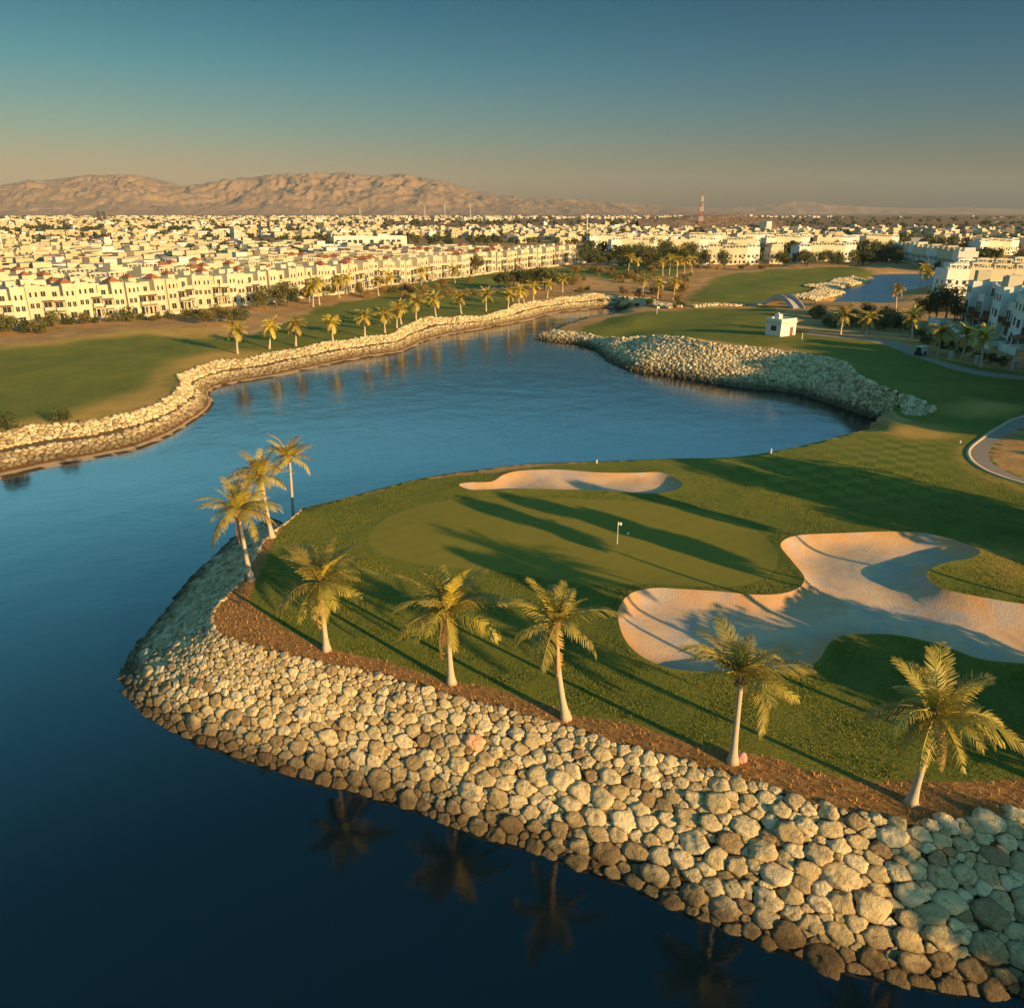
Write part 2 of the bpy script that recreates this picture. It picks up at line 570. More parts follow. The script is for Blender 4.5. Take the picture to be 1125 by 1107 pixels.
BUNK_A = smooth(poly([(504,534),(518,531),(540,530),(553,522),(570,518),(614,517.5),(655,520.5),(697,520),(724,519),(741,525),(750,533),(738,540.5),(710,544),(655,540.5),(614,539),(581,538),(545,540),(518,540)]), .8, True)
BUNK_B = smooth(poly([(679,680),(681,666),(694,653),(719,648.5),(748,650),(792,653),(830,656.5),(859,655),(878,648),(883,637),(870,620),(857,603),(865,594.5),(886,590.5),(963,588.5),(1009,591),(1046,600),(1075,612),(1064,620),(1040,624),(1021,632),(1017,642),(1034,654),(1071,663),(1125,672),(1210,684),(1230,715),(1200,742),(1125,734),(1077,729),(1040,716),(1009,707),(972,701),(926,703),(911,711),(897,731),(873,739),(840,739),(800,740),(756,738),(729,733),(702,720),(686,702)]), .6, True)
GREEN = smooth(poly([(405,592),(425,568),(470,553),(560,547.5),(660,549),(750,558),(820,578),(852,606),(845,632),(800,646),(720,643),(640,640),(560,628),(480,622),(425,611)]), 1.0, True)
MULCH_IN = smooth(np.vstack([poly(mulch_in_px), np.array([(48, 33), (56, 20), (61, -6), (67, -80)])]), .8)
MULCH = np.vstack([nt_s, MULCH_IN[::-1]])

LOOP_OUT = poly([(1125,457),(1109,460),(1089,471),(1071,483),(1064,495),(1067,506),(1081,517),(1101,526),(1125,534)])
LOOP_IN = poly([(1125,466),(1108,472.5),(1094,483),(1087,493),(1087,503),(1091,510.5),(1106,519.5),(1125,527.5)])
def runon(P, L):
    a = P[0] - P[1]; b = P[-1] - P[-2]
    return np.vstack([[P[0] + a / np.linalg.norm(a) * L], P, [P[-1] + b / np.linalg.norm(b) * L]])


LOOP_OUT = smooth(runon(LOOP_OUT, 14), 1.0)
LOOP_IN = smooth(runon(LOOP_IN, 14), 1.0)
LOOP = np.vstack([LOOP_OUT, LOOP_IN[::-1]])


def ribbon(line, w):
    d = np.gradient(line, axis=0)
    d /= np.linalg.norm(d, axis=1)[:, None] + 1e-9
    nrm = np.stack([-d[:, 1], d[:, 0]], 1)
    return np.vstack([line + nrm * w / 2, (line - nrm * w / 2)[::-1]])


PATH_L = smooth(poly([(886,368.5),(920,372),(960,377),(989,382.5),(1004,389),(1026,395.5),(1055,402.5),(1085,407.5),(1125,412),(1190,420)], 1.0), 2.5)
PATH2 = ribbon(PATH_L, 3.0)
PATH3_L = smooth(poly([(845,333),(800,335),(762,337.5),(720,345),(690,349)], .3), 4)

# soft lawn areas: outline, softness
LAWNS = [
    (poly([(-260,430),(-60,385),(60,377),(160,364),(225,362),(260,372),(300,362),(350,340),(400,330),(440,318),(500,306),(560,302),(560,315),(480,322),(560,320),(575,332),(547,345),(467,354),(430,370),(300,388),(210,408),(196,420),(190,436),(120,460),(0,482),(-200,520)], -1.9), 4),
    (poly([(240,655),(320,560),(450,528),(660,505),(880,490),(1000,455),(940,420),(930,398),(1000,393),(1125,415),(1260,440),(1400,760),(1300,900),(1000,880),(620,790),(380,730)]), 1.5),
    (poly([(608,362),(650,346),(690,340),(740,338),(850,334),(862,360),(940,376),(1010,392),(1130,415),(1130,430),(935,405),(860,384),(757,373),(690,376)], .6), 3),
    (poly([(742,334),(765,318),(790,303),(850,296),(930,292),(962,299),(950,312),(920,322),(860,332)]), 8),
    (poly([(640,300),(690,288),(760,292),(740,302),(660,306)]), 10),
    (poly([(560,300),(640,290),(660,300),(600,305)]), 8),
]
MOWN = poly([(790,511),(880,497),(960,476),(1015,468),(1055,482),(1062,515),(1058,545),(1000,565),(900,556),(800,536)])
DRY_AND_SUNLIT = [
    (poly([(0,500),(100,472),(165,458),(196,438),(186,420),(200,408),(250,396),(310,388),(250,385),(190,398),(160,425),(120,440),(40,462),(0,468)], -1.9), 3, .95),
    (poly([(0,372),(160,360),(250,356),(250,372),(160,370),(0,386)], -1.9), 3, .9),
    (poly([(960,466),(1000,458),(1035,462),(1055,474),(1000,478)]), 2, .8),  # sunlit strip painted into the grass colour
    (poly([(1030,446),(1070,440),(1130,448),(1110,456),(1060,452)]), 1.5, .85),  # sun falling through the gaps between houses, painted as golden grass
    (poly([(745,373),(860,366),(936,385),(936,402),(880,386),(800,379)], 3.5), 2, .55),
    (poly([(1062,485),(1064,512),(1085,525),(1125,540),(1125,545),(1075,525),(1055,508),(1052,490)]), .8, .7),
    (poly([(1085,610),(1180,608),(1180,640),(1100,640)]), 2, .6),  # pool of sunlight painted as golden grass
]

# ground height control points: px, py, z
CTRL = [(600,600,0),(420,620,0),(1000,860,0),(700,760,0),(500,740,0),(260,660,-.1),(1000,520,.2),(800,480,-.1),(560,525,-.2),(1100,600,.5),(960,466,-.3),
        (100,420,-1.8),(300,388,-1.8),(200,400,-1.8),(450,350,-1.6),(0,470,-1.9),(640,322,-1.4),(560,336,-1.7),(-200,480,-1.9),(30,380,-1.5),(330,345,-1.5),(0,357,-1.2),(200,340,-1.2),(420,310,-.8),
        (1050,430,.8),(700,350,0),(870,368,1.6),(950,372,1.2),(950,345,.2),(1080,395,1.0),(1110,360,1.0),(1000,345,.5),(640,356,-2.4),(665,360,-1.6),(625,360,-2.9),(760,345,.4),(820,350,.8),(1020,300,0),(800,310,0),(650,300,-.5)]
CP = [(*at(x, y, z), z) for x, y, z in CTRL] + [(x, y, z) for (x, y), z in zip(MT, mid_top_z)] + [(60, -40, 0), (90, 60, .5), (-260, 0, -2), (0, 900, 0), (-500, 700, 0), (600, 600, 0), (300, 200, 1)]
CP = np.array(CP)


def base_h(Q):
    Q = np.asarray(Q, float)
    num = np.zeros(len(Q)); den = np.zeros(len(Q))
    for x, y, z in CP:
        w = 1.0 / (((Q[:, 0]-x)**2 + (Q[:, 1]-y)**2) + 30.0) ** 1.6
        num += w * z; den += w
    return num / den


def water_sd(Q):
    return np.maximum(sdist(Q, LAKE), sdist(Q, LAKE2))      # positive inside water


def heights(Q, full=False):
    Q = np.asarray(Q, float)
    z = base_h(Q)
    R = np.hypot(Q[:, 0], Q[:, 1])
    und = .28 * (np.sin(Q[:, 0] * .11 + 1.3) * np.sin(Q[:, 1] * .093 + .4)) + .12 * np.sin(Q[:, 0] * .31 + Q[:, 1] * .27)
    z = z + und * np.clip(R / 120, .6, 3.0) * .9
    near = R < 900
    t_bank = np.full(len(Q), 1.0)
    beach = np.zeros(len(Q))
    qn = Q[near]
    zn = z[near]
    for nm, w, tp in BANKS:
        m = inside(qn, BPOLY[nm])
        if m.any():
            q = qn[m]
            dw, dt = seg_dist(q, w, False), seg_dist(q, tp, False)
            t = dw / (dw + dt + 1e-9)
            idx = np.where(near)[0][m]
            t_bank[idx] = t
            if nm == 'left':
                beach[idx] = 1
                prof = np.interp(t, [0, .2, .38, .60, .68, 1], [0, .09, .30, .56, .60, 1])
            elif nm == 'near':
                prof = t ** .92
            elif nm == 'mid':
                prof = np.interp(t, [0, .25, 1], [0, .38, 1])
            else:
                prof = t
            zn[m] = ZW + (zn[m] - ZW) * prof
    # far lake shore and any shore without a traced top line
    sd2 = sdist(qn, LAKE2)
    k = np.clip(-sd2 / 8.0, 0, 1)
    far2 = sd2 > -8
    zn[far2] = np.where(sd2[far2] > 0, ZP - 1.5, ZP - .2 + (np.minimum(zn[far2], .3) - ZP + .2) * k[far2])
    sd1 = sdist(qn, LAKE)
    tipc = np.array(at(592, 369, -3))
    nt_ = (np.hypot(qn[:, 0] - tipc[0], qn[:, 1] - tipc[1]) < 9) & (sd1 < 0) & ~inside(qn, BPOLY['mid'])
    zn[nt_] = np.minimum(zn[nt_], ZW - .3 + np.clip(-sd1[nt_] * .75, 0, 6))
    inw = sd1 > 0
    zn[inw] = ZW - np.clip(sd1[inw] * .7, 0, 2.5)
    z[near] = zn
    # bunkers
    for B, dep in ((BUNK_A, .75), (BUNK_B, .95)):
        c = (Q[:, 0] > B[:, 0].min()-4) & (Q[:, 0] < B[:, 0].max()+4) & (Q[:, 1] > B[:, 1].min()-4) & (Q[:, 1] < B[:, 1].max()+4)
        if c.any():
            q = Q[c]
            s = sdist(q, B)
            sp = np.clip(s, 0, None)
            dz = np.where(s > 0, .22 - (dep + .22) * (1 - np.exp(-sp / 1.1)) + .22 * np.sin(q[:, 0]*.5)*np.sin(q[:, 1]*.45) * np.clip(sp/2, 0, 1), .22 * np.exp(np.minimum(s, 0) / 1.3))
            z[c] += dz
    if full:
        return z, t_bank, beach
    return z


def hz(x, y):
    if 'BVH' in globals():
        return float(gz([(x, y)])[0])
    return float(heights(np.array([[x, y]]))[0])


def gat(px, py, z0=0.0):
    """ground point seen at a pixel"""
    z = z0
    for _ in range(5):
        x, y = at(px, py, z)
        z = .5 * z + .5 * hz(x, y) if _ else hz(x, y)
    return x, y, hz(x, y)


# ------------------------------------------------------------------ the ground: one triangulated sheet, cut along the outlines
def grid_pts(x0, x1, y0, y1, s):
    gx, gy = np.meshgrid(np.arange(x0, x1, s), np.arange(y0, y1, s))
    P = np.stack([gx.ravel(), gy.ravel()], 1)
    return P + RNG.uniform(-.3, .3, P.shape) * s


pts = []
B1 = (-45, 75, 28, 112)
B2 = (-150, 170, -60, 260)
B3 = (-480, 520, -90, 760)


def out_of(P, b):
    return ~((P[:, 0] > b[0]) & (P[:, 0] < b[1]) & (P[:, 1] > b[2]) & (P[:, 1] < b[3]))


g1 = grid_pts(*B1, 1.0)
g2 = grid_pts(*B2, 3.0); g2 = g2[out_of(g2, B1)]
g3 = grid_pts(*B3, 9.0); g3 = g3[out_of(g3, B2)]
g4 = grid_pts(-1800, 1800, -90, 2000, 60); g4 = g4[out_of(g4, B3)]
g5 = grid_pts(-13000, 13000, -400, 14000, 700); g5 = g5[out_of(g5, (-1800, 1800, -90, 2000))]
GP = np.vstack([g1, g2, g3, g4, g5, np.array([(-14000, -500), (14000, -500), (14000, 15000), (-14000, 15000)])])
verts = [tuple(p) for p in GP]
edges = []


def add_line(P, closed):
    k = len(verts)
    verts.extend(tuple(p) for p in P)
    n = len(P)
    for i in range(n - 1):
        edges.append((k+i, k+i+1))
    if closed:
        edges.append((k+n-1, k))


for nm, w, tp in BANKS:
    wv = w[::2] if nm == 'near' else w
    for p in wv:
        if p[1] < 0: continue
        q = tp[np.argmin(((tp - p)**2).sum(1))]
        for f in (.10, .20, .29, .38, .47, .56, .62, .69, .80, .90):
            verts.append(tuple(p + (q - p) * f))
# drop grid points that crowd the outlines
for L, closed in ((LAKE, True), (LAKE2, True), (nt_s, False), (lt_s, False), (mt_s, False), (lip_s, False), (bk_s, False),
                  (BUNK_A, True), (BUNK_B, True), (GREEN, True), (MULCH_IN, False), (LOOP_OUT, False), (LOOP_IN, False), (PATH2, True)):
    add_line(L, closed)
co, ed, fa, _, _, _ = delaunay_2d_cdt([Vector(v) for v in verts], edges, [], 0, 1e-4)
CO = np.array([(v.x, v.y) for v in co])
FA = np.array([f for f in fa if len(f) == 3], np.int32)
Z, TB, BE = heights(CO, True)
cen = CO[FA].mean(1)
nc = len(cen)
reg = np.zeros(nc, int)           # 0 ground
nearm = (np.hypot(cen[:, 0], cen[:, 1]) < 1000)
ix = np.where(nearm)[0]
cn = cen[ix]


def setreg(mask, r):
    reg[ix[mask]] = r


setreg(inside(cn, PATH2), 6)
setreg(inside(cn, LOOP), 6)
setreg(inside(cn, GREEN), 4)
setreg(inside(cn, MULCH), 5)
setreg(inside(cn, BUNK_A), 2)
setreg(inside(cn, BUNK_B), 3)
for nm in ('near', 'left', 'mid'):
    setreg(inside(cn, BPOLY[nm]), 1)
setreg(inside(cn, LAKE), 7)
setreg(inside(cn, LAKE2), 7)

gmask = np.zeros(len(CO)); dmask = np.zeros(len(CO)); mow = np.zeros(len(CO)); edge = np.zeros(len(CO))
nv = np.where(np.hypot(CO[:, 0], CO[:, 1]) < 1000)[0]
cv = CO[nv]
for P, s in LAWNS:
    gmask[nv] = np.maximum(gmask[nv], np.clip(.5 + sdist(cv, P) / (2*s), 0, 1))
for P, s, a in DRY_AND_SUNLIT:
    dmask[nv] = np.maximum(dmask[nv], a * np.clip(.5 + sdist(cv, P) / (2*s), 0, 1))
dirt_c = LOOP_IN
ins_loop = inside(cv, np.vstack([LOOP_IN, [[90, 110]]]))
gmask[nv[ins_loop]] = .25
mow[nv] = np.clip(.3 + sdist(cv, MOWN) / 9, 0, 1)
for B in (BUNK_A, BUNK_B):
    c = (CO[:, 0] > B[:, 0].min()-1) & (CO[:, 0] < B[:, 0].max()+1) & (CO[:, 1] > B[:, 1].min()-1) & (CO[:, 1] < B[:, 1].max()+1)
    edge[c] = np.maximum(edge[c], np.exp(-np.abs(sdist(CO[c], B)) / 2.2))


def region_object(name, r, mat):
    F = FA[reg == r]
    u, inv = np.unique(F, return_inverse=True)
    V = np.column_stack([CO[u], Z[u]])
    me = np_mesh(name, V, inv.reshape(F.shape), mat, True, {'plain': np.clip((np.hypot(CO[u, 0], CO[u, 1]) - 700) / 500, 0, 1), 'grass': gmask[u], 'dry': dmask[u], 'mow': mow[u], 'bank': TB[u], 'beach': BE[u], 'edge': edge[u]})
    return tag(link_mesh(name, me), kind='structure')


region_object('ground', 0, M['ground'])
region_object('lake_bank', 1, M['bank'])
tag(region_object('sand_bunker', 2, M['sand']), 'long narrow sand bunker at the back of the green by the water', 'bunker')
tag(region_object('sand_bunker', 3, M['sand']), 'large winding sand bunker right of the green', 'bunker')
region_object('putting_green', 4, M['green'])
region_object('mulch_bed', 5, M['mulch'])
region_object('cart_path', 6, M['path'])
region_object('lake_bed', 7, M['mud'])
mb = MB()
mb.quad((-420, -90, ZW), (420, -90, ZW), (420, 640, ZW), (-420, 640, ZW))
px0, py0 = LAKE2.min(0) - 3; px1, py1 = LAKE2.max(0) + 3
mp_ = MB(); mp_.quad((px0, py0, ZP), (px1, py0, ZP), (px1, py1, ZP), (px0, py1, ZP))
tag(mp_.build('pond', M['pond']), kind='structure')
tag(mb.build('lake', M['water']), kind='structure')


def kerb(line, w=.22, h=.07):
    V, F = [], []
    d = np.gradient(line, axis=0); d /= np.linalg.norm(d, axis=1)[:, None] + 1e-9
    nr = np.stack([-d[:, 1], d[:, 0]], 1)
    zz = heights(line)
    for p, n, z in zip(line, nr, zz):
        a, b = p + nr_s * n * w / 2 if False else p + n * w / 2, p - n * w / 2
        V += [(a[0], a[1], z-.1), (a[0], a[1], z+h), (b[0], b[1], z+h), (b[0], b[1], z-.1)]
    for i in range(len(line)-1):
        for j in range(3):
            F.append((i*4+j, i*4+j+1, i*4+4+j+1, i*4+4+j))
    return V, F


for L in (LOOP_OUT, PATH_L + np.array([0, 0])):
    pass
V, F = kerb(LOOP_OUT, .5, .10)
tag(link_mesh('path_kerb', np_mesh('path_kerb', V, F, M['kerb'])), kind='structure')
#@@SECTION2@@
# ------------------------------------------------------------------ riprap: fitted stones
def ico(sub):
    bm = bmesh.new()
    bmesh.ops.create_icosphere(bm, subdivisions=sub, radius=1)
    bm.verts.ensure_lookup_table()
    V = np.array([v.co[:] for v in bm.verts]); F = np.array([[v.index for v in f.verts] for f in bm.faces], np.int32)
    bm.free()
    return V, F


ICO = {k: ico(k) for k in (1, 2, 3, 4)}


from mathutils.bvhtree import BVHTree
BVH = BVHTree.FromPolygons([(x, y, z) for (x, y), z in zip(CO, Z)], [tuple(int(i) for i in f) for f in FA])
TRI_T = TB


def gz(Q):
    out = np.empty(len(Q))
    dn = Vector((0, 0, -1))
    for i, (x, y) in enumerate(Q):
        h = BVH.ray_cast(Vector((x, y, 900)), dn)
        out[i] = h[0].z if h[0] is not None else 0
    return out


def bank_t(Q, name):
    w, tp = next((w, tp) for n, w, tp in BANKS if n == name)
    dw, dt = seg_dist(Q, w, False), seg_dist(Q, tp, False)
    return dw / (dw + dt + 1e-9)


def pack(band, classes, keep=None, seed=1, size=None, along=None, st=1.0):
    """dart-throw stone centres in the outline `band`; classes = [(radius, share of tries)]; spacing in 3-D"""
    rg = np.random.default_rng(seed)
    x0, y0 = band.min(0); x1, y1 = band.max(0)
    area = (x1-x0)*(y1-y0)
    P3, Rr = [], []
    cell = classes[0][0] * 2 * st
    grid = {}
    for r, cov in classes:
        n = int(cov * area / (r*r))
        Q = np.column_stack([rg.uniform(x0, x1, n), rg.uniform(y0, y1, n)])
        Q = Q[inside(Q, band)]
        if keep is not None:
            Q = Q[keep(Q)]
        if not len(Q): continue
        zz = gz(Q)
        for (x, y), z in zip(Q, zz):
            ri = r * rg.uniform(.82, 1.2) * (size(x, y) if size else 1.0)
            gx, gy = int(x // cell), int(y // cell)
            ok = True
            for i in (-1, 0, 1):
                for j in (-1, 0, 1):
                    for k in grid.get((gx+i, gy+j), ()):
                        p = P3[k]
                        lim = .74 * (ri + Rr[k])
                        dd_ = (p[0]-x)**2 + (p[1]-y)**2 + (p[2]-z)**2
                        if along is not None:
                            q_ = ((p[0]-x)*along[0] + (p[1]-y)*along[1])
                            dd_ -= q_*q_ * (1 - 1/(st*st))
                        if dd_ < lim*lim:
                            ok = False; break
                    if not ok: break
                if not ok: break
            if ok:
                grid.setdefault((gx, gy), []).append(len(P3))
                P3.append((x, y, z)); Rr.append(ri)
    return np.array(P3), np.array(Rr)


def stones(P, Rr, sub, seed, hk=.5, grow=1.0, along=None, st=1.0):
    """vertex block per stone: each fills its (weighted) cell between its neighbours"""
    rg = np.random.default_rng(seed)
    e = .35
    n = len(P)
    zx = (gz(P[:, :2] + [e, 0]) - gz(P[:, :2] - [e, 0])) / (2*e)
    zy = (gz(P[:, :2] + [0, e]) - gz(P[:, :2] - [0, e])) / (2*e)
    N = np.column_stack([-zx, -zy, np.ones(n)]); N /= np.linalg.norm(N, axis=1)[:, None]
    T1 = np.cross(np.array([0, 1.0, 0]), N); T1 /= np.linalg.norm(T1, axis=1)[:, None]
    if along is not None:
        a3 = np.array([along[0], along[1], 0.0])
        T1 = a3 - N * (N @ a3)[:, None]; T1 /= np.linalg.norm(T1, axis=1)[:, None]
    T2 = np.cross(N, T1)
    U, F = ICO[sub]
    out = []
    maxr = Rr.max() * 2.6 * st
    order = np.argsort(P[:, 0]); xs = P[order, 0]
    for i in range(n):
        lo, hi = np.searchsorted(xs, P[i, 0]-maxr), np.searchsorted(xs, P[i, 0]+maxr)
        nb = order[lo:hi]; nb = nb[nb != i]
        d3 = P[nb] - P[i]
        du = np.stack([d3 @ T1[i] / st, d3 @ T2[i]], 1)
        D = np.linalg.norm(du, axis=1)
        m = (D > 1e-3) & (D < maxr)
        du, D, rj = du[m], D[m], Rr[nb][m]
        R0 = Rr[i] * grow
        hgt = Rr[i] * hk * rg.uniform(.7, 1.35)
        # faces of the block: against each neighbour, a broken top, knocked-off corners, a flat bed
        pn, po = [], []
        for k in range(len(D)):
            if D[k] > 3.2 * max(Rr[i], rj[k]): continue
            h = max((D[k]**2 + Rr[i]**2 - rj[k]**2) / (2*D[k]), .28*Rr[i]) * 1.015
            nn = np.array([du[k, 0]/D[k], du[k, 1]/D[k], rg.uniform(-.02, .22)])
            l = np.linalg.norm(nn); pn.append(nn/l); po.append(h/l)
        for k in range(9):
            a = 6.283 * (k + rg.uniform(-.3, .3)) / 9
            nn = np.array([math.cos(a), math.sin(a), rg.uniform(0, .2)]); l = np.linalg.norm(nn)
            pn.append(nn/l); po.append(R0 * rg.uniform(1.15, 1.5))
        ta = rg.normal(size=2) * .15
        nn = np.array([ta[0], ta[1], 1]); l = np.linalg.norm(nn); pn.append(nn/l); po.append(hgt/l)
        for k in range(rg.integers(3, 7)):
            a = rg.uniform(0, 6.283); e_ = rg.uniform(.35, 1.15)
            nn = np.array([math.cos(a)*math.cos(e_), math.sin(a)*math.cos(e_), math.sin(e_)])
            rr0 = R0 * rg.uniform(.7, 1.0)
            pn.append(nn); po.append(nn[0]*math.cos(a)*rr0 + nn[1]*math.sin(a)*rr0 + nn[2]*hgt*rg.uniform(.55, .85))
        pn.append(np.array([0, 0, -1.0])); po.append(hgt * 1.1)
        q = np.clip(U @ np.array(pn).T, 0, None) / np.array(po)
        rho = (q ** 22).sum(1) ** (-1/22)
        v = rg.normal(size=(7, 3)) * 2.2; ph = rg.uniform(0, 6.28, 7)
        amp = np.array([.05, .06, .07, .07, .06, .05, .05])
        fr = np.array([.8, 1.2, 1.8, 2.6, 3.4, 4.4, 5.6])
        nz = (np.sin(U @ (v * fr[:, None]).T + ph) * amp).sum(1)
        rho = rho * (1 + nz * .8)
        lx, ly, lz = U[:, 0]*rho, U[:, 1]*rho, U[:, 2]*rho
        lz = lz + hgt * .12
        lx = lx * st
        out.append(np.outer(lx, T1[i]) + np.outer(ly, T2[i]) + np.outer(lz, N[i]))
    return out, F


def merged_stones(name, P, Rr, sub, seed, label, hk=.5):
    L, F = stones(P, Rr, sub, seed, hk)
    k = len(L[0])
    V = np.vstack([l + p for l, p in zip(L, P)])
    FF = np.vstack([F + i*k for i in range(len(P))])
    tone = np.repeat(np.random.default_rng(seed+5).uniform(0, .97, len(P)), k)
    me = np_mesh(name, V, FF, M['rock'], True, {'tone': tone})
    return tag(link_mesh(name, me), label, 'riprap', kind='stuff')


fwd = Vector((0, _cp, -_sp))
campos = np.array([0, 0, CAM_H])


def in_frame(P, m=20):
    d = P - campos
    zc = d[:, 1]*_cp - d[:, 2]*_sp
    yc = d[:, 1]*_sp + d[:, 2]*_cp
    zc = np.maximum(zc, .1)
    px = IW/2 + FPX*d[:, 0]/zc; py = IH/2 - FPX*yc/zc
    return (px > -m) & (px < IW+m) & (py > -m) & (py < IH+m) & (d[:, 1]*_cp - d[:, 2]*_sp > 1), px, py, zc


near_band = np.vstack([smooth(np.vstack([LIPW[-1:], NW, NWx]), .8) + [0, 0], nt_s[::-1]])


def near_keep(Q):
    P = np.column_stack([Q, np.full(len(Q), -2.0)])
    ok, px, py, zc = in_frame(P, 60)
    return ok


ALONG = (.89, -.45)


def near_size(x, y):
    k = .34 + .31 * min(max((x + 22) / 38.0, 0), 1)
    d = min((nt_s[::3, 0] - x)**2 + (nt_s[::3, 1] - y)**2) ** .5
    e_ = min((nw_s[::3, 0] - x)**2 + (nw_s[::3, 1] - y)**2) ** .5
    return k * (.62 + .38 * min(d / 2.2, 1)) * ((1.5 if x < -19 else 1.3) if e_ < 2.4 and x < -8 else 1)


# the bigger stones lie low and to the right, smaller ones at the top and round the tip
P1, R1 = pack(near_band, [(1.0, .8), (.82, 3.5), (.62, 9.0), (.42, 12.0)], near_keep, 3, near_size, ALONG, 1.4)
sel, px, py, zc = in_frame(P1, 30)
siz = R1 / zc * np.where(sel, 1, 0)
# thin out big ones at the shaded west side top
big = np.argsort(-siz)[:299]
ismain = np.zeros(len(P1), bool); ismain[big] = True
L1, F1 = stones(P1, R1, 3, 11, .38, .985, ALONG, 1.4)
rgt = np.random.default_rng(21)
tones = rgt.uniform(0, .97, len(P1))
pink = min(big, key=lambda i: (px[i]-517)**2 + (py[i]-824)**2)
tones[pink] = 1.0
zt = P1[:, 2]
for i in big:
    me = np_mesh('boulder', L1[i], F1, M['rock'], True, {'tone': np.full(len(L1[i]), tones[i])})
    o = link_mesh('boulder', me, None, tuple(P1[i]))
    if i == pink:
        tag(o, 'single salmon pink boulder among tan stones in the middle of the near bank', 'boulder', 'boulders of the near stone bank')
    elif zt[i] < -3.4:
        tag(o, 'dark stained boulder at the waterline of the near stone bank', 'boulder', 'waterline boulders of the near bank')
    elif zt[i] > -1.5:
        tag(o, 'pale tan boulder in the top courses of the near bank under the mulch', 'boulder', 'top course boulders of the near bank')
    else:
        tag(o, 'tan boulder packed halfway up the near stone bank', 'boulder', 'middle course boulders of the near bank')
rest = np.where(~ismain)[0]
V = np.vstack([L1[i] + P1[i] for i in rest]); k = len(L1[0])
FF = np.vstack([F1 + j*k for j in range(len(rest))])
tag(link_mesh('riprap', np_mesh('riprap', V, FF, M['rock'], True, {'tone': np.repeat(tones[rest], k)})),
    'smaller packed stones filling the near bank between its boulders', 'riprap', kind='stuff')
print('near stones', len(P1))


def left_keep(Q):
    t = bank_t(Q, 'left')
    P = np.column_stack([Q, np.full(len(Q), -3.0)])
    return ((t > .26) & ((t < .54) | (t > .68))) & in_frame(P, 60)[0]


P2, R2 = pack(BPOLY['left'], [(.52, 1.5), (.42, 3), (.30, 3)], left_keep, 5)
merged_stones('riprap', P2, R2, 2, 31, 'pale sunlit stones stepping along the left shore of the lake', .42)


def mid_keep(Q):
    return in_frame(np.column_stack([Q, np.full(len(Q), -2.0)]), 60)[0]


P3, R3 = pack(BPOLY['mid'], [(.46, 2), (.36, 4), (.27, 3)], mid_keep, 6)
merged_stones('riprap', P3, R3, 2, 41, 'grey and pale stones covering the far bank across the lake', .62)
print('left', len(P2), 'mid', len(P3))
# stone tongues at the far pond and the channel
def tongue(pts, w, z0, seed, label, r=.55):
    line = smooth(np.array([gat(*p)[:2] for p in pts]), 4)
    band = ribbon(line, w)
    Pq, Rq = pack(band, [(r, 3), (r*.65, 4)], None, seed)
    Pq[:, 2] += z0
    merged_stones('riprap', Pq, Rq, 1, seed, label, .8)


tongue([(683,329),(705,332),(722,335),(742,338)], 5, .3, 51, 'blue grey stones lining the narrow channel beyond the lake')
tongue([(880,329),(905,323),(922,318)], 10, .5, 52, 'nearer tongue of stones reaching into the far pond', .55)
tongue([(896,317),(925,312),(948,308)], 10, .5, 53, 'farther tongue of stones reaching into the far pond', .55)
tongue([(762,337),(800,335.5),(842,333.5)], 3, .2, 54, 'thin line of pale stones edging the dark far fairway')

# ------------------------------------------------------------------ palms
def leaf_mat(name, a, b, dead):
    t = NT(name)
    oi = t.n('ShaderNodeObjectInfo')
    p = t.pos()
    c = t.ramp(oi.outputs['Random'], [(0, tuple(x * .42 for x in a)), (.45, a), (1, b)])
    c = t.mix(t.math('MULTIPLY', t.noise(2.2, 4, .6, p), .5), c, dead)
    c = t.mix(t.math('MULTIPLY', t.attr('tip'), .45), c, dead)
    d = t.n('ShaderNodeBsdfTranslucent'); t.put(d.inputs['Color'], c)
    t.done(c, .55, .35)
    mx = t.n('ShaderNodeMixShader'); mx.inputs[0].default_value = .16
    t.t.links.new(t.b.outputs[0], mx.inputs[1]); t.t.links.new(d.outputs[0], mx.inputs[2])
    t.t.links.new(mx.outputs[0], t.out.inputs[0])
    return t.m


M['frond'] = leaf_mat('palm_frond', (.16, .18, .02), (.46, .38, .035), (.52, .33, .07))
M['frond_dry'] = leaf_mat('palm_frond_dry', (.46, .26, .075), (.40, .22, .07), (.30, .15, .05))


def bark_mat():
    t = NT('palm_bark')
    p = t.pos()
    w = t.n('ShaderNodeTexWave', wave_type='BANDS', bands_direction='Z'); w.inputs['Scale'].default_value = 2.6; w.inputs['Distortion'].default_value = 1.2
    t.put(w.inputs['Vector'], p)
    c = t.mix(t.noise(3, 5, .7, p), (.36, .28, .18), (.54, .44, .31))
    c = t.mix(t.math('MULTIPLY', w.outputs[0], .35), c, (.27, .20, .13))
    return t.done(c, .9, .2, t.bump(w.outputs[0], .4, .05))


M['bark'] = bark_mat()
M['fibre'] = flat_mat('palm_fibre', (.20, .11, .05), .9, .3, 6)
M['wood'] = flat_mat('tree_bark', (.13, .09, .06), .9, .3, 3)


